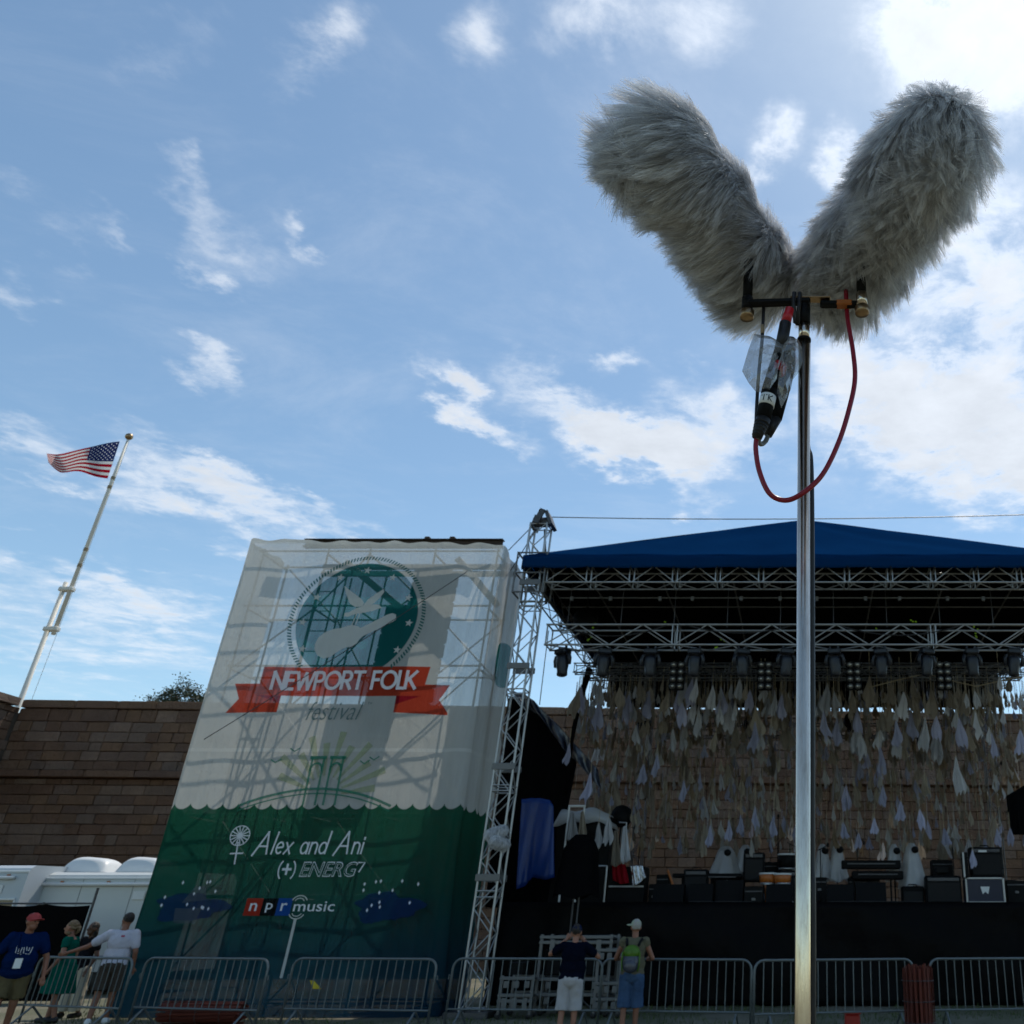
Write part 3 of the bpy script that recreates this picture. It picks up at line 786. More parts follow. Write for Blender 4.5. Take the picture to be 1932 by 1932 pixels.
def text_polys(txt, x0, x1, z0, z1, shear=0.0, off=0.0):
    cu = bpy.data.curves.new('lettering', 'FONT'); cu.body = txt; cu.shear = shear; cu.offset = off; cu.resolution_u = 3
    ob = bpy.data.objects.new('lettering', cu); COL.objects.link(ob)
    dg = bpy.context.evaluated_depsgraph_get(); me = ob.evaluated_get(dg).to_mesh()
    vs = [(v.co.x, v.co.y) for v in me.vertices]; fs = [list(p.vertices) for p in me.polygons]
    bpy.data.objects.remove(ob); bpy.data.curves.remove(cu)
    xs = [p[0] for p in vs]; ys = [p[1] for p in vs]; ax, bx, ay, by = min(xs), max(xs), min(ys), max(ys)
    q = [(x0 + (p[0] - ax) / (bx - ax) * (x1 - x0), z0 + (p[1] - ay) / (by - ay) * (z1 - z0)) for p in vs]
    grp = list(range(len(vs)))
    def root(i):
        while grp[i] != i: i = grp[i]
        return i
    for f in fs:
        for i in f[1:]: grp[root(i)] = root(f[0])
    comps = {}
    for f in fs: comps.setdefault(root(f[0]), []).append([q[i] for i in f])
    return list(comps.values())
def blob(cx, cy, rx, ry, seed, n=40, wob=.12):
    rn = random.Random(seed); ph = [rn.uniform(0, 6.28) for _ in range(4)]
    r = []
    for k in range(n):
        a = 2 * math.pi * k / n; w = 1 + wob * (math.sin(3 * a + ph[0]) + .7 * math.sin(5 * a + ph[1]) + .5 * math.sin(9 * a + ph[2]))
        r.append((cx + rx * w * math.cos(a), cy + ry * w * math.sin(a)))
    return [r]
def star(cx, cy, r): return [(cx + (r if k % 2 == 0 else r * .42) * math.sin(k * math.pi / 5 + .1), cy + (r if k % 2 == 0 else r * .42) * math.cos(k * math.pi / 5 + .1)) for k in range(10)]

ticks = []
for k in range(104):
    a = R(-52 + k * 284 / 103); c, s_ = math.cos(a), math.sin(a)
    if 8.30 + 1.56 * s_ < 7.16: continue
    w = .019; tx, tz = -s_ * w, c * w; sw = .035
    p = lambda r, q, e: (-10.69 + r * c + q * tx + e * -s_ * sw, 8.30 + r * s_ + q * tz + e * c * sw)
    ticks.append([p(1.53, -1, 0), p(1.62, -1, -1), p(1.62, 1, -1), p(1.53, 1, 0)])
tag(art('tick_ring', ticks, i_teal), kind='stuff')
for x, z in ((-10.7, 9.55), (-11.35, 9.38), (-10.04, 9.36), (-11.8, 8.87), (-9.55, 8.83), (-11.98, 8.23), (-9.41, 8.19), (-11.84, 7.58), (-9.56, 7.53)): art('star_print', [star(x, z, .10)], i_pale, .016)
art('instrument_print', [[(-11.57, 7.70), (-11.52, 7.86), (-11.40, 7.98), (-11.22, 8.06), (-11.02, 8.08), (-11.12, 7.38), (-11.28, 7.34), (-11.44, 7.42), (-11.54, 7.54)],
     [(-11.02, 8.08), (-10.90, 8.13), (-10.78, 8.16), (-10.66, 8.13), (-10.55, 8.08), (-10.45, 7.88), (-10.52, 7.80), (-10.56, 7.70), (-10.66, 7.62), (-10.80, 7.60), (-10.95, 7.52), (-11.12, 7.38)],
     [(-10.55, 8.08), (-9.98, 8.40), (-9.86, 8.44), (-9.76, 8.40), (-9.73, 8.28), (-9.80, 8.22), (-10.45, 7.88)]], i_pale)
art('bird_print', [[(-10.14, 8.57), (-10.22, 8.65), (-10.35, 8.67), (-10.55, 8.64), (-10.75, 8.58), (-10.92, 8.47), (-11.02, 8.46), (-11.02, 8.37), (-10.92, 8.36), (-10.78, 8.42), (-10.55, 8.46), (-10.35, 8.50), (-10.22, 8.56)],
     [(-10.62, 8.62), (-10.80, 8.60), (-10.95, 8.70), (-11.10, 8.95), (-11.19, 9.15), (-11.05, 9.05), (-10.85, 8.92), (-10.68, 8.80), (-10.60, 8.70)],
     [(-10.62, 8.62), (-10.52, 8.80), (-10.35, 8.95), (-10.2, 9.06), (-10.17, 8.98), (-10.25, 8.83), (-10.38, 8.68), (-10.5, 8.62)]] +
    ribbon([(-10.72, 8.45), (-10.77, 8.17)], .025) + ribbon([(-10.64, 8.46), (-10.69, 8.17)], .025), i_pale)
letters(strokes('NEWPORT FOLK', -12.30, -8.98, 6.62, 7.01, .072, gap=.17), i_white)
letters(text_polys('festival', -11.35, -10.07, 5.90, 6.32, .32, -.008), i_grey)
letters(text_polys('TM', -9.98, -9.88, 6.24, 6.30), i_grey)
rays = []
for k, a in enumerate(range(8, 173, 15)):
    c, s_ = math.cos(R(a)), math.sin(R(a)); w0, w1 = .025, .08; r0, r1 = .42, 1.15 + .25 * (k % 2)
    q = [(-10.57 + r0 * c - s_ * w0, 4.25 + r0 * s_ + c * w0), (-10.57 + r0 * c + s_ * w0, 4.25 + r0 * s_ - c * w0),
         (-10.57 + r1 * c + s_ * w1, 4.25 + r1 * s_ - c * w1), (-10.57 + r1 * c - s_ * w1, 4.25 + r1 * s_ + c * w1)]
    rays.append(q)
for q in rays: art('ray_print', [q], i_lime, .0125)
br = []
for x0, x1 in ((-10.95, -10.68), (-10.50, -10.25)):
    br += ribbon([(x0 + .03, 4.06), (x0, 5.06)], .05) + ribbon([(x1 + .03, 4.06), (x1, 5.06)], .05) + ribbon([(x0 - .03, 5.06), (x1 + .03, 5.06)], .07)
    br += ribbon([(x0, 4.78)] + arc((x0 + x1) / 2, 4.78, (x1 - x0) / 2, .16, 180, 0, 8), .05)
    art('bridge_tower_print', br, i_green); br = []
for dz_, w in ((0, .055), (-.10, .03)): br = ribbon([(-12.3 + 3.3 * k / 24, 4.03 + dz_ + .36 * (1 - (k / 12 - 1) ** 2)) for k in range(25)], w); art('bridge_deck_print', br, i_green)
for bx, bz in ((-11.75, 4.95), (-11.4, 5.2), (-9.75, 4.92), (-9.55, 5.0)): art('gull_print', ribbon([(bx - .1, bz + .06), (bx, bz), (bx + .1, bz + .07)], .03), i_green)
# sponsors on the green part
fl_ = [q for k in range(14) for q in ribbon([(-12.10, 3.42), (-12.10 + .19 * math.cos(k * .449), 3.42 + .19 * math.sin(k * .449))], .022)]
art('flower_print', fl_ + ribbon([(-12.10, 3.28), (-12.06, 2.86)], .03) + ribbon([(-12.20, 3.06), (-11.95, 3.07)], .03) + ribbon(arc(-12.10, 3.42, .2, .2, 0, 360, 20), .02), i_white)
letters(strokes('Alex and Ani', -11.72, -9.40, 3.06, 3.50, .036, gap=.13, slant=.10), i_white)
letters(text_polys('ENERG', -10.62, -9.42, 2.60, 2.90, .2, .018), i_white)
letters(text_polys('ENERG', -10.60, -9.44, 2.62, 2.88, .2, -.012), i_greenbg, 'letter_fill')
letters([ribbon([(-9.40, 2.88), (-9.27, 2.88), (-9.36, 2.70)], .03), ribbon(arc(-10.98, 2.74, .12, .19, 120, 240, 8), .03), ribbon(arc(-10.85, 2.74, .12, .19, 60, -60, 8), .03),
    ribbon([(-11.0, 2.75), (-10.83, 2.75)], .05) + ribbon([(-10.915, 2.66), (-10.915, 2.84)], .05)], i_white)
for (x0, x1, mtl, ch) in ((-11.60, -11.27, i_red, 'n'), (-11.265, -10.94, i_black, 'p'), (-10.935, -10.62, i_blue, 'r')):
    art('letter_box', [[(x0 + (x1 - x0) * (i + a) / 5, 1.86 + .33 * (j + b) / 5) for a, b in ((0, 0), (1, 0), (1, 1), (0, 1))] for i in range(5) for j in range(5)], mtl)
    _lift[0] += .004
    lo = 1.92 if ch == 'p' else 1.95
    letters(text_polys(ch, x0 + .09, x1 - .09, lo, 2.10, .0, .01), i_white)
letters(text_polys('music', -10.56, -9.70, 1.94, 2.13, .0, .006), i_white)
art('logo_rings', ribbon(arc(-10.46, 2.12, .16, .12, 20, 160, 10), .022) + ribbon(arc(-10.46, 2.12, .10, .07, 20, 160, 8), .018) + ribbon(arc(-10.46, 1.92, .16, .12, 200, 340, 10), .022) +
    ribbon(arc(-10.46, 1.92, .10, .07, 200, 340, 8), .018) + ribbon([(-10.46, 1.78), (-10.46, .75)], .06), i_pale)
art('blue_blot_print', blob(-12.70, 2.02, .70, .26, 4, wob=.14), i_navy)
art('blue_blot_print', blob(-8.62, 2.02, .66, .27, 8, wob=.14), i_navy)
art('pale_patch_print', [[(-12.95, 1.72), (-12.52, 1.72), (-12.45, 2.0), (-13.0, 2.0)], [(-12.9, 2.1), (-12.4, 2.16), (-12.5, 2.42), (-12.72, 2.42)]], ink('dusk ink', (.12, .14, .17), .5))
rn = random.Random(5)
dots = []
for cx in (-12.75, -8.62):
    for k in range(13):
        x, z = cx + rn.uniform(-.55, .55), 2.12 + rn.uniform(-.2, .42); dots.append([(x - .025, z), (x, z - .04), (x + .025, z), (x, z + .04)])
tag(art('dot_print', dots, i_white), kind='stuff')

# ------------------------------------------------------------------ scaffold inside the scrim
m_scaf = mat('scaffold tube', (.24, .24, .23), .5, .3, .3, 3)
sc = thing('scaffold_tower', (BX0 + BW / 2, BY + 1, 0), 'tube scaffold tower inside the mesh banner, braced with diagonals', 'scaffold')
xs_ = [-13.62, -12.0, -10.95, -9.3, -7.72]; ys_ = [20.36, 21.45]
lv = [.25, 2.25, 3.9, 5.6, 7.25, 8.75, 10.2]
for x in xs_:
    for y in ys_: rod('post', (x, y, 0), (x, y, 10.28), .024, m_scaf, sc)
    for z in lv: rod('transom', (x, ys_[0] + .03, z - .06), (x, ys_[1] - .03, z - .06), .024, m_scaf, sc, 8)
for z in lv:
    for y in ys_: rod('ledger', (-13.7, y - .055, z), (-7.65, y - .055, z), .024, m_scaf, sc, 8)
for i in range(len(xs_) - 1):
    for j in range(len(lv) - 1):
        a, b = (xs_[i], lv[j]), (xs_[i + 1], lv[j + 1])
        y = ys_[(i + j) % 2] + .06
        if (i * 2 + j) % 3 != 2: rod('brace', (a[0], y, a[1]), (b[0], y, b[1]), .02, m_scaf, sc, 8)
        if (i + j) % 2: rod('brace', (a[0], y + .05, b[1]), (b[0], y + .05, a[1]), .02, m_scaf, sc, 8)
for x in (-12.35, -11.9, -11.55):                            # ladder frames
    rod('frame_post', (x, 20.9, .2), (x, 20.9, 9.7), .022, m_scaf, sc, 8)
for k in range(18): rod('rung', (-12.35, 20.9, .5 + k * .52), (-11.9, 20.9, .5 + k * .52), .014, m_scaf, sc, 8)
for a, b, w in (((-11.75, 20.9, 10.1), (-10.15, 20.9, 8.9), .16), ((-8.9, 20.9, 10.2), (-7.75, 20.9, 9.0), .16)):
    a, b = Vector(a), Vector(b); d = b - a; an = math.atan2(d.z, d.x)
    brick('plank', (a + b) / 2, (d.length, .30, w), m_scaf, sc, Matrix.Rotation(-an, 3, 'Y'), .02)
for z in (9.86, 10.05): brick('beam', (-9.9, 21.0, z), (5.0, .12, .12), m_scaf, sc, None, .05)
# dark beam along the top
bm_ = thing('roof_beam', (-10.33, 20.75, 10.5), 'rusty dark steel beam lying along the top of the banner tower', 'beam')
MB().box((-10.33, 20.75, 10.60), (5.10, .02, .17)).build('web', m_rust, bm_)
MB().box((-10.33, 20.75, 10.695), (5.12, .18, .02)).build('flange', m_rust, bm_); MB().box((-10.33, 20.75, 10.505), (5.12, .18, .02)).build('flange', m_rust, bm_)
for x in (-9.75, -9.1): MB().bbox((x, 20.75, 10.745), (.14, .12, .08), .02).build('clamp', m_rust, bm_)
# loudspeaker line array behind the scrim
la = thing('line_array', (-9.2, 21.0, 6.2), 'curved hanging column of black loudspeaker cabinets behind the banner mesh', 'loudspeaker')
x, z = -9.42, 9.72
for k in range(10):
    an = R(-1 - k * 1.1)
    c = (x - .02 * k * k * .10, 20.95 + .012 * k * k * .1, z - k * .37)
    cb = brick('cabinet', c, (.92, .62, .35), m_blackplastic, la, Matrix.Rotation(an * .2, 3, 'Y'), .05)
lb = thing('line_array', (-10.0, 21.0, 5.9), 'shorter column of black cabinets beside the curved loudspeaker column', 'loudspeaker')
for k in range(9): brick('cabinet', (-10.17 - .004 * k, 20.95, 8.72 - k * .36), (.50, .55, .34), m_blackplastic, lb, None, .05)

# ================================================================== STAGE
def truss(name, label, a, b, w, h, side, up, mtl, cr, brr, step, cat='truss', module=2.9, faces='fbu', group=None, loc=None):
    a, b, side, up = Vector(a), Vector(b), Vector(side).normalized(), Vector(up).normalized()
    t = thing(name, loc or a, label, cat, group)
    d = b - a; L = d.length; d.normalize()
    c = {k: side * (w / 2 * k[0]) + up * (h / 2 * k[1]) for k in ((-1, -1), (1, -1), (1, 1), (-1, 1))}
    for k in c: rod('chord', a + c[k], b + c[k], cr, mtl, t, 10)
    F_ = {'f': ((-1, -1), (-1, 1)), 'b': ((1, -1), (1, 1)), 't': ((-1, 1), (1, 1)), 'u': ((-1, -1), (1, -1))}
    n = max(2, int(round(L / step)))
    for q in faces:
        k0, k1 = F_[q]
        for i in range(n):
            s0, s1 = L * i / n, L * (i + 1) / n
            if i % 2: k0_, k1_ = k1, k0
            else: k0_, k1_ = k0, k1
            rod('brace', a + d * s0 + c[k0_], a + d * s1 + c[k1_], brr, mtl, t, 6)
    m = max(1, int(round(L / module)))
    for i in range(m + 1):
        s0 = L * i / m
        for e in ((-.06, .06) if 0 < i < m else ((0.03,) if i == 0 else (-.03,))):
            for k0, k1 in F_.values(): rod('spacer', a + d * (s0 + e) + c[k0], a + d * (s0 + e) + c[k1], brr * 1.15, mtl, t, 6)
    return t
XTW, YTW = -6.72, 20.35
tw = truss('truss_tower', 'tall aluminium lattice tower between the banner and the blue stage roof', (XTW, YTW, .12), (XTW, YTW, 10.92), .42, .42, (0, 1, 0), (1, 0, 0), m_alu, .026, .014, .46, 'tower', 2.4, 'fbtu')
brick('base_plate', (XTW, YTW, .06), (.9, .9, .12), m_steel, tw)
for z in (2.6, 4.9, 7.2, 9.3): 
    for y in (-.23, .23): brick('collar', (XTW, YTW + y, z), (.52, .05, .14), m_aludull, tw)
hd = MB(); hd.box((XTW, YTW - .26, 11.08), (.14, .06, .40), Matrix.Rotation(R(20), 3, 'Y')); hd.box((XTW + .22, YTW, 11.06), (.09, .5, .40), Matrix.Rotation(R(-24), 3, 'Y')); hd.box((XTW - .17, YTW + .1, 11.02), (.09, .4, .34), Matrix.Rotation(R(14), 3, 'Y'))
hd.build('head_block', m_steel, tw); rod('pulley', (XTW - .2, YTW, 11.02), (XTW + .2, YTW, 11.02), .13, m_steel, tw, 14)
copy_tree(tw, T(-XTW + .1, YTW, .12), label='lattice tower at the far end of the stage roof, beyond the mic stand', cat='tower')
# sleeve block where the roof truss meets the tower
for sx in (-1, 1):
    sl = thing('tower_sleeve', (sx * 6.72, YTW, 9.0), 'square lattice sleeve block riding on the ' + ('banner-side tower' if sx < 0 else 'far tower') + ' at roof height', 'sleeve')
    for x in (-.36, .36):
        for y in (-.36, .36): rod('post', (sx * 6.72 + x, YTW + y, 8.98), (sx * 6.72 + x, YTW + y, 10.05), .022, m_aludull, sl, 8)
    for z in (9.0, 9.5, 10.03):
        for q in (-.36, .36):
            rod('rail', (sx * 6.72 - .36, YTW + q, z), (sx * 6.72 + .36, YTW + q, z), .022, m_aludull, sl, 8); rod('rail', (sx * 6.72 + q, YTW - .36, z), (sx * 6.72 + q, YTW + .36, z), .022, m_aludull, sl, 8)
truss('roof_truss', 'long front roof truss right under the blue canopy edge', (-6.35, 20.35, 9.50), (6.35, 20.35, 9.50), .50, .42, (0, 1, 0), (0, 0, 1), m_alu, .023, .015, .53, group='stage trusses', module=1.06)
truss('lighting_truss', 'bright lighting truss carrying the row of moving-head lamps', (-6.45, 21.25, 8.24), (6.45, 21.25, 8.24), .50, .52, (0, 1, 0), (0, 0, 1), m_alu, .026, .017, .80, group='stage trusses', module=3.2)
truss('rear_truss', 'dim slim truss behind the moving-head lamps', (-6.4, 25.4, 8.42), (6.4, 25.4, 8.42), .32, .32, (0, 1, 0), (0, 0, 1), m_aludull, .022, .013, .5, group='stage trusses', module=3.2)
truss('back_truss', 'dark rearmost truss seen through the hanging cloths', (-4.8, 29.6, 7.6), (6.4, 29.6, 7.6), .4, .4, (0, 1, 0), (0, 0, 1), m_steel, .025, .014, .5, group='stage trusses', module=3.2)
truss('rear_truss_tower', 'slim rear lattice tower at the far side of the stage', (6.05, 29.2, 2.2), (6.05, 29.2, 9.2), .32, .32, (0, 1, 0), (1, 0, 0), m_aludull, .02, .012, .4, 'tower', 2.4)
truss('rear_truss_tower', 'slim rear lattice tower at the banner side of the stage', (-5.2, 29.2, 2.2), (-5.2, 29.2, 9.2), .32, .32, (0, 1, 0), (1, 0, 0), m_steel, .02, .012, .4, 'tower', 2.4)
for sx, lb in ((-1, 'banner side'), (1, 'far side')):
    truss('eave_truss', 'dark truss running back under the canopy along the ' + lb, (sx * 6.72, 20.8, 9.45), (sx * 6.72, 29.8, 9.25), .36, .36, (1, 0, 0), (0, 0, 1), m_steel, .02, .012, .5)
# pipes under the front truss
pp = thing('cable_pipe', (0, 20.85, 9.1), 'thin pipe with clamps slung beneath the front roof truss', 'pipe')
rod('tube', (-6.2, 20.9, 9.17), (6.2, 20.9, 9.17), .02, m_aludull, pp, 8)
for k in range(12): brick('clamp', (-5.8 + k * 1.05 + random.uniform(-.2, .2), 20.9, 9.15), (.08, .07, .11), m_aludull, pp)

# ------------------------------------------------------------------ canopy
rf = thing('stage_roof', (0, 24, 9.7), 'royal blue peaked fabric canopy over the stage', 'canopy')
EZ, EV, PZ_, PYf, PYb, HX = 9.62, 9.93, 12.18, 22.7, 28.0, 6.92
def rp(a, b, p0, p1, p2, p3, sag=.10):
    p = (Vector(p0) * (1 - a) + Vector(p1) * a) * (1 - b) + (Vector(p3) * (1 - a) + Vector(p2) * a) * b
    k = math.sin(math.pi * a) * math.sin(math.pi * b)
    p.z -= sag * k + .035 * math.sin(a * 22 + b * 5) * (1 - b) * b * 2 + .02 * math.sin(a * 9 - b * 11) * k; p.z += .012 * math.sin(a * 40 + b * 8) * (1 - b)
    return p
fl0, fr0, bl0, br0 = (-HX, 19.95, EV), (HX, 19.95, EV), (-HX, 30.6, EV), (HX, 30.6, EV)
pf, pb = (0, PYf, PZ_), (0, PYb, PZ_)
MB().grid(lambda a, b: rp(a, b, fl0, fr0, pf, pf), 60, 20).build('front_panel', m_roof, rf, True, .012)
MB().grid(lambda a, b: rp(a, b, br0, bl0, pb, pb), 40, 14).build('rear_panel', m_roof, rf, True, .012)
MB().grid(lambda a, b: rp(a, b, bl0, fl0, pf, pb), 40, 14).build('side_panel', m_roof, rf, True, .012)
MB().grid(lambda a, b: rp(a, b, fr0, br0, pb, pf), 40, 14).build('side_panel', m_roof, rf, True, .012)
def val(a, b, p, q, z0, z1, n=26):
    x = Vector(p).lerp(Vector(q), a); x.z = z0 + (z1 - z0) * b - .02 * abs(math.sin(a * n)) * b
    d = (Vector(q) - Vector(p)).normalized(); nrm = Vector((d.y, -d.x, 0)); return x + nrm * (.012 * math.sin(a * 57) * b + .01)
MB().grid(lambda a, b: val(a, b, fl0, fr0, EV, EZ), 120, 4).build('valance', m_roof, rf, True, .01)
MB().grid(lambda a, b: val(a, b, bl0, fl0, EV, EZ), 80, 4).build('valance', m_roof, rf, True, .01)
MB().grid(lambda a, b: val(a, b, fr0, br0, EV, EZ), 80, 4).build('valance', m_roof, rf, True, .01)
MB().grid(lambda a, b: val(a, b, br0, bl0, EV, 8.62, 60), 120, 6).build('rear_valance', m_blackcloth, rf, True, .01)
MB().grid(lambda a, b: (-7.0 + 14.0 * a, 20.7 + 9.7 * b, 9.82 + 1.6 * (1 - abs(2 * a - 1)) * (1 - abs(2 * b - 1)) ** .5), 40, 20).build('shade_liner', m_blackcloth, rf, True, .01)  # black sheet added under the fabric, standing in for the shade inside
for k in range(27): MB().bbox((-6.9 + 13.8 * k / 26, 19.90, EZ - .03), (.03, .012, .10), .004).build('strap', m_black, rf)
rg_ = thing('rigging_grid', (0, 25, 9.5), 'dim grid of rigging pipes hanging under the canopy', 'rigging')
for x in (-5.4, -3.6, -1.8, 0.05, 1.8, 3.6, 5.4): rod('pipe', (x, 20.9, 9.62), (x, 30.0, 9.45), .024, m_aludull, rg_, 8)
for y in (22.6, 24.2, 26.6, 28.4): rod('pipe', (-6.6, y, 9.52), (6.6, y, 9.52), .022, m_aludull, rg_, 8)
for k in range(10): rod('drop_chain', (-6 + k * 1.35, 21.25, 8.5), (-6 + k * 1.35, 21.25, 9.75), .012, m_steel, rg_, 6)
def swag(label, a, b, sag, r=.02):
    a, b = Vector(a), Vector(b); q = thing('cable_swag', tuple(a), label, 'cable')
    MB().tube([a.lerp(b, k / 14) - Vector((0, 0, sag * 4 * (k / 14) * (1 - k / 14))) for k in range(15)], r, 6).build('sheath', m_rubber, q, True)
swag('black cable swagged along the lighting truss by the lattice tower', (-6.2, 21.0, 8.5), (-3.4, 21.0, 8.5), .30)
swag('black cable swagged along the lighting truss before the chrome pole', (-3.0, 21.0, 8.5), (-.2, 21.0, 8.5), .22)
swag('black cable swagged along the lighting truss beyond the chrome pole', (.8, 21.0, 8.5), (4.0, 21.0, 8.5), .28)
swag('thick black cable hanging down inside the lattice tower', (-6.6, 20.3, 10.8), (-6.5, 20.9, 9.0), .05, .03)
# wires
def wire(label, a, b, sag=.05, r=.012):
    a, b = Vector(a), Vector(b); pts = [a.lerp(b, k / 12) - Vector((0, 0, sag * 4 * (k / 12) * (1 - k / 12))) for k in range(13)]
    return tag(MB().tube(pts, r, 5).build('guy_wire', m_steel, None, True), label, 'wire')
wire('thin wire strung from the tower head across above the canopy peak', (XTW + .28, YTW - .1, 11.12), (6.5, YTW - .1, 11.22), .10, .013)
wire('upper guy wire from the tower head down to the banner tower', (XTW - .2, YTW, 10.95), (-7.55, 20.6, 10.35), .0)
wire('lower guy wire from the tower neck down to the banner tower', (XTW - .15, YTW, 10.75), (-7.62, 20.9, 9.7), .0)
wire('pale stay running diagonally across the banner face', tuple(P(385, 1395, 19.75)), tuple(P(882, 1078, 19.75)), .05, .010)
wire('vertical cable hanging beside the lattice tower', tuple(P(1035, 1190, 21.6)), tuple(P(1018, 1330, 21.6)), 0, .012)

# ------------------------------------------------------------------ deck, skirt, wings
DZ = 2.2
dk = thing('stage_deck', (0, 27, 0), 'black stage platform behind the hanging skirt', 'stage')
MB().bbox((0, 27.3, DZ - .1), (14.6, 8.0, .2), .02).build('platform', m_black, dk)
for x in (-6.5, -3.2, 0, 3.2, 6.5):
    for y in (23.9, 27.3, 30.8): rod('leg', (x, y, 0), (x, y, DZ - .2), .05, m_steel, dk)
def skirt(a, b):
    x = -7.4 + 14.9 * a; z = (DZ - .02) * (1 - b) + .02
    k = .05 * math.sin(x * 3.1 + math.sin(x) * 2) * (.2 + b) + .035 * math.sin(x * 7.7 + z) * b + .03 * math.sin(x * 1.2 + z * 3.2)
    return (x, 23.16 - k - .12 * b, z)
tag(MB().grid(skirt, 220, 16).build('stage_skirt', m_skirtcloth, None, True, .006), 'long black cloth skirt hanging along the stage front', 'skirt')
def sheet(name, label, cat, outline, Y, mtl, fold=.08, nu=24, seed=1, thick=.008, wav=6.0):
    """hanging cloth between a top and a bottom line given in the photo's directions at distance Y"""
    top, bot = outline
    def ln(pts, a):
        k = a * (len(pts) - 1); i = min(int(k), len(pts) - 2); f = k - i
        return (pts[i][0] + (pts[i + 1][0] - pts[i][0]) * f, pts[i][1] + (pts[i + 1][1] - pts[i][1]) * f)
    def fn(a, b):
        p, q = ln(top, a), ln(bot, a); r = (p[0] + (q[0] - p[0]) * b, p[1] + (q[1] - p[1]) * b)
        return P(r[0], r[1], Y + fold * (math.sin(a * wav * 3.1 + seed + math.sin(b * 3) * .8) + .5 * math.sin(a * wav * 7 + b * 4)) * (.35 + .65 * b))
    return tag(MB().grid(fn, nu, 16).build(name, mtl, None, True, thick), label, cat)
sheet('wing_drape', 'black drape closing the wing beside the lattice tower', 'drape', ([(958, 1318), (985, 1308), (1008, 1322), (1048, 1372), (1088, 1440)], [(915, 1712), (950, 1712), (985, 1712), (1010, 1712), (1036, 1712)]), 24.6, m_blackcloth, .06)
sheet('torn_tarp', 'crumpled navy tarp edge trailing from the wing drape', 'tarp', ([(962, 1300), (1000, 1318), (1050, 1365), (1095, 1415), (1128, 1452)], [(985, 1330), (1020, 1352), (1062, 1412), (1098, 1448), (1134, 1490)]), 24.2, m_navytarp, .12, 30, 3, wav=9)
sheet('blue_tarp', 'bright blue tarp hanging over equipment beside the lattice tower', 'tarp', ([(984, 1508), (1002, 1506), (1020, 1506), (1038, 1510), (1044, 1520)], [(974, 1678), (990, 1672), (1004, 1655), (1030, 1660), (1046, 1655)]), 23.6, m_tarp, .07, 30, 5, wav=2.2)
sheet('wing_drape', 'black tarp hanging at the far edge of the stage by the photo border', 'drape', ([(1898, 1502), (1915, 1492), (1935, 1480), (1990, 1470)], [(1906, 1575), (1925, 1575), (1945, 1575), (1990, 1575)]), 25.0, m_blackcloth, .06, seed=4)
bk = thing('tent_pole', tuple(P(1072, 1500, 24.0)), 'leaning black pole wrapped in cloth under the canopy edge', 'pole')
MB().tube([P(1112, 1262, 24.2), P(1092, 1330, 24.1), P(1078, 1400, 24.0), P(1068, 1500, 24.0)], [.10, .07, .06, .05], 8).build('wrap', m_blackcloth, bk, True)

# ------------------------------------------------------------------ lamps
ORD = ['first', 'second', 'third', 'fourth', 'fifth', 'sixth', 'seventh', 'eighth', 'ninth', 'tenth', 'eleventh', 'twelfth']
m_lens = mat('lamp lens', (.35, .33, .28), .08, .6, .1, 5, spec=.8)
m_blue_grey = mat('dark blue grey casing', (.014, .016, .022), .35, 0, .2, 9)
mh = thing('moving_head_lamp', (0, 0, 0), '', 'lamp')
MB().bbox((0, 0, -.07), (.34, .30, .14), .03).build('base', m_blue_grey, mh)
for x in (-.05, .05): MB().bbox((x * 2, 0, .03), (.05, .06, .10), .01).build('clamp', m_steel, mh)
for s_ in (-1, 1): MB().tube([(s_ * .10, 0, -.14), (s_ * .19, 0, -.17), (s_ * .215, 0, -.26), (s_ * .20, 0, -.42)], [.045, .055, .055, .05], 8).build('yoke_arm', m_blue_grey, mh, True)
MB().lathe([(.08, -.18), (.14, -.20), (.155, -.28), (.15, -.42), (.125, -.56), (.13, -.66), (.11, -.68)], T(0, 0, 0), 16).build('head', m_blue_grey, mh, True)
MB().ball((0, 0, -.675), (.10, .10, .03), 14, 6).build('lens', m_glassdark, mh, True)
hx = [1060, 1141, 1228, 1312, 1400, 1485, 1574, 1663, 1749, 1833, 1915]
for i, px in enumerate(hx):
    Mw = T(XP(px, 21.25, 7.7), 21.25, 7.93) @ Matrix.Rotation(R((i * 37) % 50 - 25), 4, 'Z') @ Matrix.Rotation(R((-6, 3, 0, 2, -2, 3, -3, 0, 2, -2, 6)[i]), 4, 'Y')
    L = 'black moving-head stage lamp, %s from the lattice tower along the lighting truss' % ORD[i]
    if i == 0: mh.matrix_basis = Mw; WM[mh.name] = Mw; tag(mh, L, 'lamp', 'moving-head lamps on the truss')
    else: copy_tree(mh, Mw, label=L, cat='lamp', group='moving-head lamps on the truss')
bl = thing('blinder_lamp', (0, 0, 0), '', 'lamp')
MB().bbox((0, .06, 0), (.42, .10, .80), .02).build('housing', m_blackplastic, bl)
for ix in (-.1, .1):
    for iz in range(4):
        c = (ix, -.02, -.30 + iz * .2)
        q = MB().lathe([(.05, .03), (.085, .0), (.088, -.02), (.075, -.02)], T(*c) @ Matrix.Rotation(R(90), 4, 'X') , 14).build('reflector', m_aludull, bl, True)
        MB().ball((c[0], c[1] - .005, c[2]), (.07, .03, .07), 12, 8).build('bulb', m_lens, q, True)
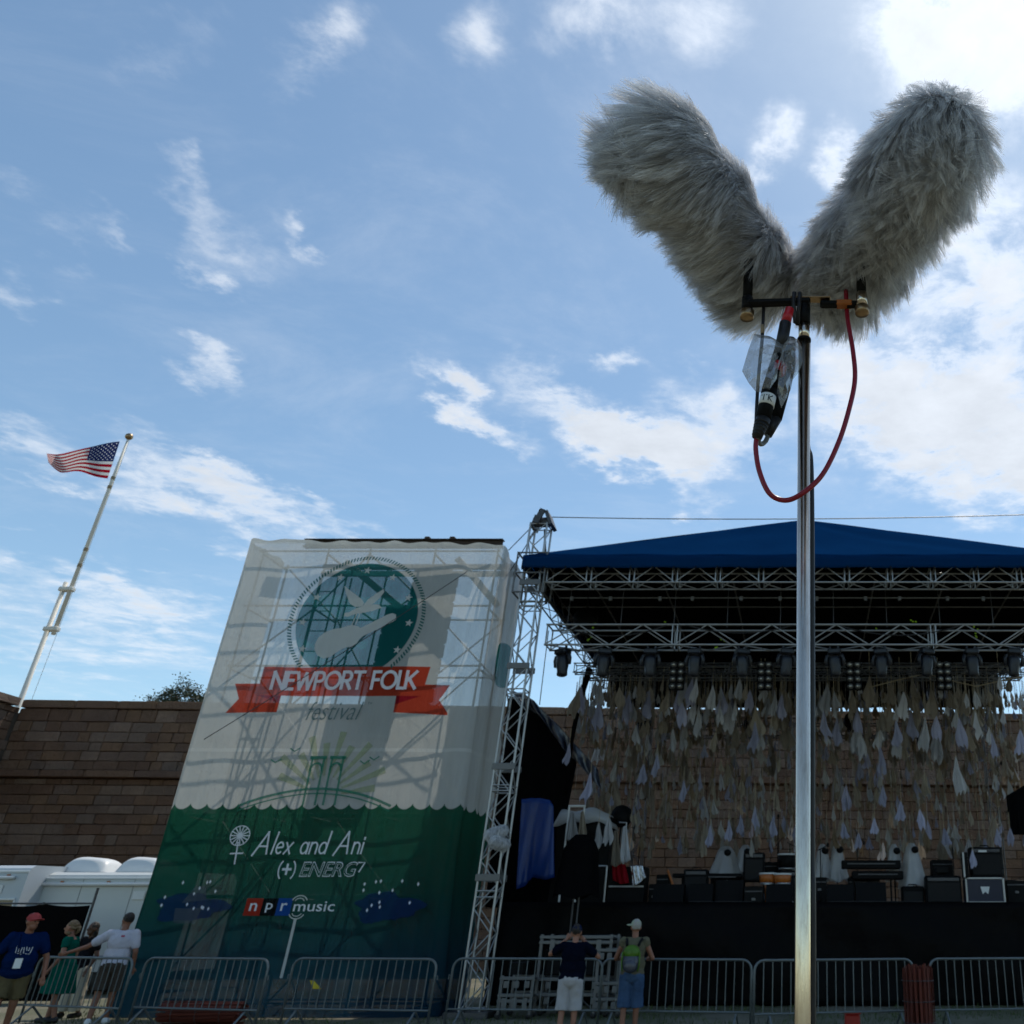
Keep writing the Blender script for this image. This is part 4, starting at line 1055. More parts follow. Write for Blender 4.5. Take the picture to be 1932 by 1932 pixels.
for i, px in enumerate((1277, 1443, 1611, 1781)):
    c = P(px, 1274, 23.4); Mw = T(*c)
    L = 'eight-bulb blinder panel, %s from the lattice tower among the hanging cloths' % ORD[i]
    if i == 0: bl.matrix_basis = Mw; WM[bl.name] = Mw; tag(bl, L, 'lamp', 'blinder panels')
    else: copy_tree(bl, Mw, label=L, cat='lamp', group='blinder panels')
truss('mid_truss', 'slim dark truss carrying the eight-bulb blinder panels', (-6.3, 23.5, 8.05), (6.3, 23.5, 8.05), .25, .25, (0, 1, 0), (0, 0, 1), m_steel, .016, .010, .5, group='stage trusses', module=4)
for i, (px, py) in enumerate(((1214, 1362), (1312, 1350), (1418, 1366), (1745, 1395), (1105, 1172), (1606, 1362))):
    Y = 29.0 if i != 4 else 22.4
    c = P(px, py, Y); w = thing('wash_lamp', tuple(c), ('round black wash lamp hung on the back truss, %s from the banner side' % ORD[i if i < 4 else 4]) if i != 4 else 'bulky black lamp hanging alone inside the canopy near the lattice tower', 'lamp')
    s_ = 1.0 if i != 4 else 1.25
    MB().lathe([(.16 * s_, .25), (.24 * s_, .2), (.27 * s_, -.05), (.25 * s_, -.26), (.2 * s_, -.26)], T(*c) @ Matrix.Rotation(R(70), 4, 'X'), 14).build('can', m_blackplastic, w, True)
    rod('bracket', (c.x, c.y, c.z + .2), (c.x, c.y, c.z + (.62 if i != 4 else 1.2)), .025, m_black, w, 8)
rn = random.Random(2)
for i, (px, py) in enumerate(((1117, 1172 + 10), (1110, 1207), (1256, 1178), (1352, 1218), (1362, 1212), (1723, 1173), (1655, 1190), (1840, 1185), (1841, 1200))):
    c = P(px, py, 21.75); tp = MB()
    for k in range(3): tp.bbox((c.x + rn.uniform(-.08, .08), c.y, c.z + rn.uniform(-.08, .08)), (.05, .03, .035), .01, Matrix.Rotation(rn.uniform(-1, 1), 3, 'Y'))
    tag(tp.build('tape_wrap', m_lime), 'lime tape tags tied inside the lighting truss, ' + ORD[[1, 0, 2, 3, 4, 6, 5, 7, 8][i]] + ' from the lattice tower', 'tape', 'lime tape tags')

# ------------------------------------------------------------------ hanging handkerchiefs
def hanky_mesh(seed, mtl):
    rn = random.Random(seed); mb = MB(); W_, H_ = rn.uniform(.38, .52), rn.uniform(.85, 1.15); ph = [rn.uniform(0, 6.28) for _ in range(4)]
    lean = rn.uniform(-.10, .10); mx = rn.uniform(.68, .92)
    def fn(a, b):
        u = a * 2 - 1
        pk = max(1 - 1.5 * abs(u - rn_off), .92 - 1.3 * abs(u + rn_off * .8 + .1), .86 - 1.6 * abs(u - .75))   # pointed lower corners
        low = .58 + .42 * max(0, pk)
        t = b * low
        w = W_ / 2 * (min(1, t / mx) ** 1.05 if t < mx else 1 - .25 * ((t - mx) / (1.001 - mx)) ** 1.5) + .010
        w *= 1 + .10 * math.sin(t * 8 + ph[3])
        dep = .09 * math.sin(u * 5.5 + ph[1] + t * 1.2) * t + .05 * math.sin(u * 12 + ph[2] + t * 3) * t
        return (u * w + lean * t + .035 * math.sin(t * 7 + ph[3]) * t, dep, -t * H_)
    rn_off = rn.uniform(-.45, .45)
    mb.grid(fn, 10, 9)
    return mb.mesh('handkerchief', mtl, smooth=True)
hm_w = cloth_mat('white handkerchief', (.49, .485, .49), .3, .15, 5, rnd=.35, bump=.3); hm_l = cloth_mat('lavender handkerchief', (.43, .43, .55), .3, .15, 5, rnd=.3, bump=.3)
hm_t = cloth_mat('tan handkerchief', (.31, .26, .20), .3, .2, 5, rnd=.35, bump=.3); m_string = mat('cotton string', (.35, .28, .18), .8)
HK = {'w': [hanky_mesh(k, hm_w) for k in range(7)], 'l': [hanky_mesh(10 + k, hm_l) for k in range(7)], 't': [hanky_mesh(20 + k, hm_t) for k in range(7)]}
HL = {'w': ('off-white handkerchief hanging by a string over the stage', 'off-white handkerchiefs'), 'l': ('lavender handkerchief hanging by a string over the stage', 'lavender handkerchiefs'),
      't': ('tan handkerchief hanging by a string over the stage', 'tan handkerchiefs')}
HREC = []
def hanky(px, py, Y, col, size, up=.35, rn=random):
    p = P(px, py, Y); Mw = T(*p) @ Matrix.Rotation(rn.uniform(-.6, .6), 4, 'Z') @ Matrix.Rotation(rn.uniform(-.07, .07), 4, 'Y') @ Matrix.Diagonal((size * rn.choice((-1, 1)), size, size, 1))
    o = new_obj('handkerchief', rn.choice(HK[col]), None, Mw); tag(o, HL[col][0], 'handkerchief', HL[col][1]); HREC.append((col, px, py, o))
    rod('string', p - Vector((0, 0, .06)), p + Vector((0, 0, up)), .007, m_string, o, 5)
rn = random.Random(21)
# the cloths that stand out, left to right
big = [(1096, 1292, 'l', 1.0), (1187, 1308, 'l', 1.05), (1225, 1300, 'l', 1.0), (1281, 1297, 'l', 1.0), (1287, 1322, 'l', .95), (1307, 1278, 'l', 1.05), (1360, 1295, 'l', 1.0), (1415, 1300, 'l', .85),
       (1425, 1360, 'l', 1.0), (1475, 1308, 'l', .85), (1130, 1322, 'l', 1.05), (1553, 1338, 'l', 1.0), (1580, 1352, 'l', .95), (1615, 1335, 'l', .9), (1690, 1357, 'l', .9), (1718, 1340, 'l', .95), (1660, 1405, 'l', .95),
       (1765, 1345, 'l', .95), (1808, 1352, 'l', 1.05), (1840, 1340, 'w', .9), (1745, 1352, 'w', 1.05), (1765, 1372, 'w', 1.1), (1803, 1425, 'w', 1.15), (1820, 1302, 't', 1.05), (1705, 1302, 'w', .95),
       (1870, 1380, 'l', .8), (1925, 1375, 'l', 1.0), (1075, 1400, 'l', .7), (1115, 1455, 'l', .95), (1340, 1555, 'l', .65), (1375, 1545, 'l', .65), (1397, 1535, 'l', .62), (1425, 1520, 'l', .7), (1460, 1535, 'l', .68),
       (1520, 1540, 'l', .7), (1650, 1540, 'l', .65), (1700, 1510, 'l', .75), (1735, 1525, 'l', .7), (1590, 1550, 'l', .62), (1620, 1570, 'l', .6), (1780, 1560, 'l', .7), (1835, 1600, 'l', .6), (1880, 1560, 'l', .6), (1905, 1560, 'l', .6),
       (1665, 1480, 'l', .7), (1290, 1470, 'l', .7), (1150, 1540, 'w', .8), (1130, 1550, 'w', .8), (1215, 1440, 'l', .8), (1240, 1420, 'l', .75)]
for px, py, c, s_ in big: hanky(px, py, rn.uniform(23.6, 24.6), c, s_ * .86, rn.uniform(.25, .6), rn)
n_h = len(big)
x = 1085.0
while x < 1945:                                              # the dense top rows
    for base, Y in ((1288, 23.9), (1322, 24.3), (1360, 24.8)):
        if rn.random() < .9:
            hanky(x + rn.uniform(-9, 9), base + rn.uniform(-16, 20), Y + rn.uniform(-.3, .3), rn.choice('wwtttw'), rn.choice((.40, .5, .6, .7, .85)), rn.uniform(.3, .8), rn); n_h += 1
    x += 18.0
for k in range(92):                                          # the ones farther back and lower
    py = 1380 + 210 * rn.random() ** 1.25
    hanky(rn.uniform(1120, 1935), py, rn.uniform(26, 29), rn.choice('wwltttt'), rn.uniform(.5, .95), rn.uniform(.4, 1.2), rn); n_h += 1
# beyond the three hundred that show largest: the rest of the curtain of rags, one mass
rg2 = np.random.default_rng(17); cv, cf = [], []
src = []
for q in HK['w'][:5] + HK['t'][:4]:
    a = np.empty(len(q.vertices) * 3); q.vertices.foreach_get('co', a); src.append((a.reshape(-1, 3), [tuple(p.vertices) for p in q.polygons]))
for k in range(1500):
    py = 1300 + 290 * rg2.random() ** 1.7; px = rg2.uniform(1085, 1945)
    p = P(px, py, rg2.uniform(25.0, 29.0)); v, f = src[rg2.integers(9)]; sz = rg2.uniform(.22, .52); sw_ = rg2.uniform(.5, 1.5); an = rg2.uniform(-1.2, 1.2)
    ca, sa = math.cos(an) * sz, math.sin(an) * sz; n0 = len(cv)
    for (x, y, z) in v * np.array([sw_, 1.0, 1.0]) + np.array([.0, .0, .0]): cv.append((p.x + x * ca - y * sa, p.y + x * sa + y * ca, p.z + z * sz * 1.1))
    cf += [tuple(i + n0 for i in t) for t in f]
    n0 = len(cv); cv += [(p.x - .006, p.y, p.z), (p.x + .006, p.y, p.z), (p.x + .006, p.y, p.z + .5), (p.x - .006, p.y, p.z + .5)]; cf.append((n0, n0 + 1, n0 + 2, n0 + 3))
rm = MB(); rm.v, rm.f = cv, cf
def rag_mat():
    m, o = base_mat('mixed rags'); nt = X.nt; g = nt.nodes.new('ShaderNodeNewGeometry'); ramp = nt.nodes.new('ShaderNodeValToRGB')
    nt.links.new(g.outputs['Random Per Island'], ramp.inputs[0]); e = ramp.color_ramp.elements; ramp.color_ramp.interpolation = 'CONSTANT'
    e[0].color = (.25, .205, .155, 1); e[1].position = .88; e[1].color = (.28, .28, .35, 1)
    for p, c in ((.25, (.38, .36, .33, 1)), (.45, (.22, .16, .10, 1)), (.65, (.34, .29, .22, 1))): q = e.new(p); q.color = c
    d = nt.nodes.new('ShaderNodeBsdfDiffuse'); t = nt.nodes.new('ShaderNodeBsdfTranslucent'); mx = nt.nodes.new('ShaderNodeMixShader'); mx.inputs[0].default_value = .25
    for s_ in (d, t): nt.links.new(ramp.outputs[0], s_.inputs[0])
    nt.links.new(d.outputs[0], mx.inputs[1]); nt.links.new(t.outputs[0], mx.inputs[2]); nt.links.new(mx.outputs[0], o.inputs['Surface']); return m
tag(rm.build('hanging_rags', rag_mat(), None, True), 'dense curtain of small ragged cloths strung at the back of the stage', 'rags', kind='stuff')
def ordinal(i):
    t = ['', '', 'twenty', 'thirty', 'forty', 'fifty', 'sixty']; tt = ['', '', 'twentieth', 'thirtieth', 'fortieth', 'fiftieth', 'sixtieth']
    o_ = ['first', 'second', 'third', 'fourth', 'fifth', 'sixth', 'seventh', 'eighth', 'ninth', 'tenth', 'eleventh', 'twelfth', 'thirteenth', 'fourteenth', 'fifteenth', 'sixteenth', 'seventeenth', 'eighteenth', 'nineteenth']
    if i < 20: return o_[i - 1]
    return tt[i // 10] if i % 10 == 0 else t[i // 10] + '-' + o_[i % 10 - 1]
ROWS = [(0, 1305, 'topmost row'), (1305, 1340, 'second row'), (1340, 1376, 'third row'), (1376, 1440, 'middle rows'), (1440, 1510, 'lower rows'), (1510, 9999, 'lowest rows')]
CN = {'w': 'off-white', 'l': 'lavender', 't': 'tan'}
for col in 'wlt':
    for lo, hi, nm in ROWS:
        for i, (_, px, py, o) in enumerate(sorted([h for h in HREC if h[0] == col and lo <= h[2] < hi], key=lambda h: h[1])):
            o['label'] = '%s handkerchief hung in the %s over the stage, %s from the banner side' % (CN[col], nm, ordinal(i + 1))
gl = thing('garland_cord', tuple(P(1738, 1273, 23.9)), 'sagging cord above the handkerchiefs at the far side of the stage', 'cord')
MB().tube([P(q[0], q[1], 23.9) for q in ((1636, 1298), (1690, 1284), (1738, 1273), (1770, 1276), (1806, 1287), (1842, 1295), (1904, 1281), (1950, 1272))], .014, 5).build('strand', m_string, gl)

# ================================================================== GEAR ON THE STAGE
def zat(py, Y): return P(CX, py, Y).z
def drape(mb, c, z0, z1, rx, ry, seed, top=.35, k=.12, n=36, m=14, lean=(0, 0)):
    """a sheet thrown over something: folds open out towards the hem"""
    rn = random.Random(seed); ph = [rn.uniform(0, 6.28) for _ in range(4)]
    def fn(a, b):
        t = 2 * math.pi * a
        s_ = top * math.sin(min(1, b / .25) * math.pi / 2) + (1 - top) * b ** 1.15
        f = 1 + k * b * (math.sin(5 * t + ph[0]) + .6 * math.sin(9 * t + ph[1] + b * 2) + .4 * math.sin(14 * t + ph[2]))
        hem = .05 * math.sin(4 * t + ph[3]) * b
        zz = z1 - (z1 - z0) * (1 - math.cos(min(1, b / .22) * math.pi / 2)) * .10 - (z1 - z0) * .90 * max(0, (b - .08) / .92) + hem
        return (c[0] + rx * s_ * f * math.cos(t) + lean[0] * b, c[1] + ry * s_ * f * math.sin(t) + lean[1] * b, zz)
    mb.grid(fn, n, m); return mb
def wedge(label, px0, px1, py, Y, mtl=m_blackplastic):
    x0, x1, z1 = XP(px0, Y, 2.6), XP(px1, Y, 2.6), zat(py, Y)
    t = thing('floor_monitor', ((x0 + x1) / 2, Y, DZ), label, 'loudspeaker')
    h = z1 - DZ
    MB().prism([(x0, Y, DZ), (x0, Y + .55, DZ), (x0, Y + .40, DZ + h), (x0, Y + .12, DZ + h)], (x1 - x0, 0, 0)).build('cabinet', mtl, t)
    MB().prism([(x0 + .04, Y + .42, DZ + h - .02), (x0 + .04, Y + .545, DZ + .06), (x0 + .04, Y + .56, DZ + .06), (x0 + .04, Y + .44, DZ + h - .02)], (x1 - x0 - .08, 0, 0)).build('grille', m_black, t)
    return t
def amp(label, px0, px1, py0, py1, Y, dep=.35, head=None, knobs=True, name='amplifier'):
    x0, x1, z1, z0 = XP(px0, Y, 3), XP(px1, Y, 3), zat(py0, Y), max(DZ, zat(py1, Y)) if py1 < 1695 else DZ
    t = thing(name, ((x0 + x1) / 2, Y, z0), label, 'amplifier'); cx, cz = (x0 + x1) / 2, (z0 + z1) / 2
    MB().bbox((cx, Y + dep / 2, cz), (x1 - x0, dep, z1 - z0), .03).build('cabinet', m_blackplastic, t)
    MB().bbox((cx, Y - .008, cz - .06), (x1 - x0 - .10, .015, (z1 - z0) * .68), .005).build('grille', m_gearface, t)
    if knobs:
        MB().bbox((cx, Y - .012, z1 - .09), (x1 - x0 - .12, .02, .08), .004).build('control_panel', m_steel, t)
    MB().tube([(cx - .12, Y + dep / 2, z1), (cx - .1, Y + dep / 2, z1 + .05), (cx + .1, Y + dep / 2, z1 + .05), (cx + .12, Y + dep / 2, z1)], .014, 6).build('handle', m_black, t)
    if head: MB().bbox((cx, Y + dep / 2, z1 + .06 + head / 2), (.34, .25, head), .02).build('amp_head', m_black, t)
    return t
wedge('black wedge monitor at the stage lip behind the two standing people', 1300, 1345, 1667, 24.0)
wedge('wedge monitor with a pale end panel near the stage centre', 1350, 1402, 1660, 24.2)
wedge('black wedge monitor beside the chrome mic pole', 1445, 1495, 1668, 24.0)
wedge('black wedge monitor under the keyboard', 1560, 1610, 1668, 24.0)
wedge('black wedge monitor below the rain-covered pair', 1615, 1672, 1664, 24.0)
wedge('low black wedge monitor in the shade next to the red cloth', 1232, 1290, 1668, 24.1)
amp('dark square amplifier on the riser behind the small drums', 1402, 1442, 1608, 1664, 25.4)
amp('black combo amplifier with a small head on top', 1745, 1812, 1652, 1702, 24.6, head=.16)
amp('black amplifier with a white badge on top of the navy flight case', 1832, 1893, 1598, 1655, 24.9)
MB().box((XP(1855, 24.85, 3.3), 24.872, zat(1606, 24.9)), (.22, .012, .05)).build('badge', m_white, [o for o in COL.objects if o.get('label', '').startswith('black amplifier with a white badge')][0])
amp('black rack unit left of centre with a row of dials', 1290, 1336, 1640, 1702, 25.0, name='rack_unit')
amp('wide black rack behind the wedge monitors', 1470, 1530, 1642, 1702, 26.0, name='rack_unit')
amp('low black cabinet between the covers and the combo amplifier', 1700, 1742, 1672, 1702, 24.8, knobs=False)
# flight case
x0, x1, Y = XP(1822, 24.6, 2.8), XP(1892, 24.6, 2.8), 24.6; z1 = zat(1657, Y)
fc = thing('flight_case', ((x0 + x1) / 2, Y, DZ), 'navy flight case with silver edging and a pale logo, under the badge amplifier', 'case')
MB().bbox(((x0 + x1) / 2, Y + .3, (DZ + z1) / 2), (x1 - x0 - .02, .6, z1 - DZ), .01).build('shell', m_casewood, fc)
for x in (x0, x1): MB().bbox((x, Y, (DZ + z1) / 2), (.05, .05, z1 - DZ), .01).build('edge_trim', m_alu, fc)
for z in (DZ + .03, z1): MB().bbox(((x0 + x1) / 2, Y - .003, z), (x1 - x0 - .06, .05, .05), .01).build('edge_trim', m_alu, fc)
MB().prism([((x0 + x1) / 2 - .12, Y - .006, DZ + .40), ((x0 + x1) / 2 + .12, Y - .006, DZ + .40), ((x0 + x1) / 2 + .07, Y - .006, DZ + .22), ((x0 + x1) / 2, Y - .006, DZ + .28), ((x0 + x1) / 2 - .07, Y - .006, DZ + .22)], (0, .003, 0)).build('logo', m_white, fc)
q = thing('case_lid', (XP(1820, 24.7, 3), 24.8, z1), 'silver-edged case lid standing beside the badge amplifier', 'case')
MB().bbox((XP(1821, 24.7, 3.2), 24.8, z1 + .32), (.10, .5, .62), .01).build('panel', m_black, q); MB().bbox((XP(1816, 24.7, 3.2), 24.55, z1 + .32), (.05, .05, .62), .01).build('edge_trim', m_alu, q)
# a crowded row of black cases along the lip
for px0, px1, py, Y, L in ((1238, 1262, 1650, 25.2, 'narrow black case behind the low wedge monitor'), (1405, 1440, 1672, 24.0, 'small black case under the dark square amplifier'), (1532, 1560, 1655, 25.0, 'black case just beyond the chrome pole'),
        (1600, 1660, 1655, 25.6, 'wide black case under the keyboards'), (1898, 1935, 1660, 25.2, 'black case at the photo edge beyond the navy flight case'), (1340, 1400, 1640, 26.4, 'black trunk behind the wedge monitors'),
        (1440, 1475, 1626, 26.8, 'upright black case behind the orange drums'), (1760, 1800, 1622, 26.5, 'upright black case behind the combo amplifier'), (1225, 1246, 1668, 24.6, 'tiny black case beside the foil')):
    x0, x1, z1 = XP(px0, Y, 2.8), XP(px1, Y, 2.8), zat(py, Y); q = thing('road_case', ((x0 + x1) / 2, Y, DZ), L, 'case')
    MB().bbox(((x0 + x1) / 2, Y + .22, (DZ + z1) / 2), (x1 - x0, .44, z1 - DZ), .02).build('shell', m_black, q)
    MB().bbox(((x0 + x1) / 2, Y - .006, z1 - .12), (x1 - x0 - .03, .012, .03), .003).build('edge_trim', m_steel, q); MB().bbox(((x0 + x1) / 2, Y - .012, z1 - .3), (.10, .02, .06), .006).build('latch', m_aludull, q)
for i, (a, b, L) in enumerate((((1300, 1690), (1420, 1696), 'cable lying along the stage lip by the wedge monitors'), ((1560, 1692), (1740, 1697), 'cable lying along the stage lip under the keyboards'))):
    pts = [P(a[0] + (b[0] - a[0]) * k / 20, a[1] + (b[1] - a[1]) * k / 20 + 3 * math.sin(k * 1.7 + i), 23.6) for k in range(21)]
    for p in pts: p.z = DZ + .02
    q = thing('stage_cable', tuple(pts[0]), L, 'cable'); MB().tube(pts, .018, 6).build('sheath', m_rubber, q, True)
# small drums
def drum(label, px, py0, py1, r, Y, mtl, z0=None):
    z1, zb = zat(py0, Y), zat(py1, Y); x = XP(px, Y, 3)
    t = thing('small_drum', (x, Y, DZ), label, 'drum')
    MB().lathe([(r * .86, zb), (r, (zb + z1) / 2), (r * .98, z1)], T(x, Y, 0), 20).build('shell', mtl, t, True)
    MB().lathe([(r * 1.04, z1 - .03), (r * 1.05, z1), (r * .98, z1 + .012), (.01, z1 + .014)], T(x, Y, 0), 20).build('drum_head', m_white, t, True)
    MB().lathe([(r * .9, zb - .012), (r * .92, zb), (r * .92, zb + .03)], T(x, Y, 0), 20).build('hoop', m_alu, t, True)
    for k in range(3):
        a = k * 2.1; rod('leg', (x + .05 * math.cos(a), Y + .05 * math.sin(a), zb), (x + .28 * math.cos(a), Y + .28 * math.sin(a), DZ), .012, m_alu, t, 6)
    return t
drum('orange wooden bongo with a pale head, nearest the chrome pole on its banner side', 1477, 1649, 1668, .22, 24.6, m_orange)
drum('wider orange wooden drum beside the dark square amplifier', 1450, 1648, 1668, .24, 24.8, m_orange)
drum('dark snare drum on legs behind the orange drums', 1485, 1612, 1640, .26, 26.2, m_black)
cg = thing('conga_drum', (XP(1449, 24.4, 2.4), 24.4, DZ), 'slim orange conga standing in front of the orange drums', 'drum')
x = XP(1448, 24.4, 2.6); MB().lathe([(.06, DZ), (.07, DZ + .15), (.075, zat(1668, 24.4))], T(x, 24.4, 0), 14).build('shell', m_orange, cg, True)
MB().lathe([(.085, zat(1668, 24.4) - .02), (.085, zat(1668, 24.4)), (.01, zat(1668, 24.4) + .01)], T(x, 24.4, 0), 14).build('drum_head', m_white, cg, True)
# keyboards on a stand
kb = thing('keyboard_stand', (XP(1645, 25, 2.8), 25, DZ), 'two-tier black keyboard on a stand between the rain covers', 'keyboard')
xa, xb = XP(1588, 25, 3), XP(1702, 25, 3)
for i, (pa, pb_, pt, ph_) in enumerate(((1588, 1700, 1622, 1640), (1608, 1704, 1642, 1660))):
    u, w = XP(pa, 25, 3), XP(pb_, 25, 3); zt, zb2 = zat(pt, 25), zat(ph_, 25)
    q = MB().bbox(((u + w) / 2, 25.15, (zt + zb2) / 2), (w - u, .36, zt - zb2 - .03), .02).build('keyboard', m_blackplastic, kb)
    MB().bbox(((u + w) / 2, 24.962, zt - .10), (w - u - .3, .012, .035), .004).build('display_strip', m_steel, q)
for s_ in (xa + .3, xb - .3):
    rod('leg', (s_, 25.1, DZ), (s_, 25.1, zat(1660, 25)), .025, m_black, kb, 8); rod('foot', (s_ - .0, 24.8, DZ + .02), (s_, 25.45, DZ + .02), .025, m_black, kb, 8)
kb2 = thing('keyboard_stand', (XP(1370, 25, 2.8), 25.2, DZ), 'long low keyboard table draped with dark cloth near the wedge monitors', 'keyboard')
xa, xb = XP(1270, 25.2, 3), XP(1400, 25.2, 3)
MB().bbox(((xa + xb) / 2, 25.3, zat(1652, 25.2)), (xb - xa, .4, .10), .02).build('keyboard', m_blackplastic, kb2)
MB().bbox(((xa + xb) / 2 + .2, 25.09, zat(1655, 25.2)), (xb - xa - .7, .012, .03), .004).build('display_strip', m_steel, kb2)
for s_ in (xa + .25, xb - .25): rod('leg', (s_, 25.3, DZ), (s_, 25.3, zat(1656, 25.2)), .025, m_black, kb2, 8)
st_ = thing('wooden_stick', tuple(P(1265, 1648, 24.9)), 'orange stick leaning on the low keyboard table', 'stick')
rod('shaft', tuple(P(1260, 1642, 25.0)), tuple(P(1275, 1685, 24.9)), .03, m_orange, st_, 8)
# rain-covered gear
def covered(label, parts, mtl=m_ghost, core=True, name='rain_cover', seed=1):
    c0 = parts[0]; t = thing(name, (XP(c0[0], c0[4], 3), c0[4], DZ), label, 'cover')
    mb = MB(); mk = MB()
    for i, (px, py0, py1, wpx, Y) in enumerate(parts):
        x = XP(px, Y, 3); z1, z0 = zat(py0, Y), zat(py1, Y); r = wpx / F * Y * .93 / 2
        drape(mb, (x, Y), z0, z1, r, r * .9, seed + i, top=.42)
        mk.ball((x + .07, Y - r * .50, z1 - .19), (.10, .10, .09), 10, 8); mk.tube([(x, Y + .05, DZ), (x, Y + .05, z1 - .2)], .02, 6)
    mb.build('sheet', mtl, t, True)
    if core: mk.build('covered_stand', m_black, t, True)
    return t
covered('clear plastic rain sheet over two stands behind the low keyboard table', [(1368, 1596, 1652, 66, 25.8), (1405, 1594, 1648, 46, 25.9)], seed=3)
covered('clear rain sheet over drum stands just beside the chrome pole', [(1552, 1592, 1660, 40, 26.0), (1580, 1590, 1662, 40, 26.1)], seed=7)
covered('tall pale rain cover, inner one of the hooded pair by the keyboard', [(1688, 1592, 1662, 38, 25.5)], seed=12)
covered('tall pale rain cover, outer one of the hooded pair by the keyboard', [(1722, 1590, 1674, 52, 25.3)], seed=15)
covered('small crumpled pale cover behind the orange drums', [(1505, 1610, 1650, 44, 26.4)], seed=19)
# mic and cymbal stands
def stand(label, px, py_top, Y, boom=None, cym=0.0, head='mic'):
    x = XP(px, Y, 3); z1 = zat(py_top, Y)
    t = thing('microphone_stand' if not cym else 'cymbal_stand', (x, Y, DZ), label, 'stand')
    rod('pole', (x, Y, DZ + .02), (x, Y, z1), .014, m_black, t, 8)
    for k in range(3):
        a = k * 2.09 + px; rod('leg', (x, Y, DZ + .12), (x + .3 * math.cos(a), Y + .3 * math.sin(a), DZ), .012, m_black, t, 6)
    e = Vector((x, Y, z1))
    if boom:
        e = P(boom[0], boom[1], Y - .1); a = Vector((x, Y, z1)); rod('boom', a - (e - a) * .35, e, .011, m_black, t, 6)
    if cym: MB().lathe([(.01, .05), (.05, .045), (cym, 0), (cym, -.006), (.02, .03)], T(*e) @ Matrix.Rotation(.25, 4, 'X'), 24).build('cymbal', m_brass, t, True)
    else: MB().ball(e, (.035, .035, .06), 10, 8).build('microphone', m_black, t, True)
    return t
stand('boom mic stand between the low table and the bare wall', 1203, 1578, 26.0, (1198, 1562))
stand('boom mic stand over the drums with its arm to the chrome pole', 1468, 1590, 26.3, (1482, 1574))
stand('tall thin stand rising above the drums', 1467, 1540, 26.8)
stand('boom mic stand reaching down over the orange drums', 1490, 1592, 26.0, (1506, 1600))
stand('mic stand at the far side of the chrome pole', 1548, 1602, 25.0, (1562, 1594))
stand('thin mic stand behind the keyboards', 1618, 1570, 26.5, (1630, 1590))
stand('tall boom stand near the rear lattice tower at the far edge', 1894, 1452, 27.0, (1889, 1440))
stand('mic stand before the combo amplifier', 1800, 1600, 26.2, (1792, 1584))
stand('cymbal stand behind the small drums', 1524, 1600, 26.6, cym=.24)
# banner-side clutter
rk = thing('equipment_rack', (XP(1100, 24.4, 3), 24.6, DZ), 'tall black rack by the wing, its top covered with a white sheet', 'rack')
xa, xb = XP(1042, 24.6, 3.4), XP(1148, 24.6, 3.4)
MB().bbox(((xa + xb) / 2, 24.95, (DZ + zat(1540, 24.6)) / 2), (xb - xa, .7, zat(1540, 24.6) - DZ), .03).build('cabinet', m_black, rk)
mb = MB(); zt = zat(1534, 24.6)
def rsheet(a, b):
    u = a * 2 - 1; v = b * 2 - 1; e = max(abs(u), abs(v)); ed = max(0, e - .80) / .20
    return ((xa + xb) / 2 + u * ((xb - xa) / 2 + .06), 24.95 + v * .46, zt + .05 * math.sin(u * 6) * (1 - ed) + .10 * (1 - u * u) - ed * (.34 + .04 * math.sin(u * 7 + 1)))
tag(mb.grid(rsheet, 44, 16).build('white_sheet', m_whitesheet, None, True, .006), 'white plastic sheet bunched over the top of the black rack', 'sheet')
gr = thing('garment_rail', (XP(1085, 24.2, 3), 24.2, DZ), 'pale square-topped rail with shirts hung on it before the black rack', 'rail')
xa, xb, zt = XP(1069, 24.2, 3.9), XP(1098, 24.2, 3.9), zat(1521, 24.2)
for x in (xa, xb): rod('upright', (x, 24.2, DZ), (x, 24.2, zt), .025, m_white, gr, 8)
rod('crossbar', (xa - .02, 24.2, zt), (xb + .02, 24.2, zt), .03, m_white, gr, 8)
def garment(label, px0, px1, py0, py1, mtl, seed):
    return sheet('hanging_shirt', label, 'shirt', ([(px0 + (px1 - px0) * .35, py0), ((px0 + px1) / 2, py0 - 2), (px0 + (px1 - px0) * .65, py0)], [(px0, py1), ((px0 + px1) / 2, py1 + 4), (px1, py1 - 3)]), 24.05, mtl, .06, 14, seed, wav=3)
garment('white shirt hanging on the pale rail', 1068, 1092, 1534, 1585, hm_w, 2)
garment('beige shirt hanging at the outer end of the pale rail', 1090, 1108, 1532, 1582, hm_t, 5)
garment('tan cloth hanging beside the little silver rail', 1152, 1172, 1568, 1632, hm_t, 8)
garment('grey cloth hanging next to the tan one by the silver rail', 1168, 1190, 1560, 1625, hm_w, 9)
sr = thing('side_rail', (XP(1140, 23.8, 3), 23.8, DZ), 'small silver hand rail at the stage lip beside the black-covered loudspeaker', 'rail')
rod('post', (XP(1142, 23.8, 2.6), 23.8, DZ), (XP(1142, 23.8, 2.6), 23.8, zat(1634, 23.8)), .025, m_alu, sr, 8)
rod('bar', (XP(1142, 23.8, 2.6), 23.8, zat(1634, 23.8)), (XP(1120, 23.8, 2.6), 23.8, zat(1634, 23.8)), .025, m_alu, sr, 8)
rod('post', (XP(1172, 24.8, 2.6), 24.8, DZ), (XP(1172, 24.8, 2.6), 24.8, zat(1552, 24.8)), .02, m_alu, sr, 8); rod('bar', (XP(1172, 24.8, 2.6), 24.8, zat(1552, 24.8)), (XP(1158, 24.8, 2.6), 24.8, zat(1552, 24.8)), .02, m_alu, sr, 8)
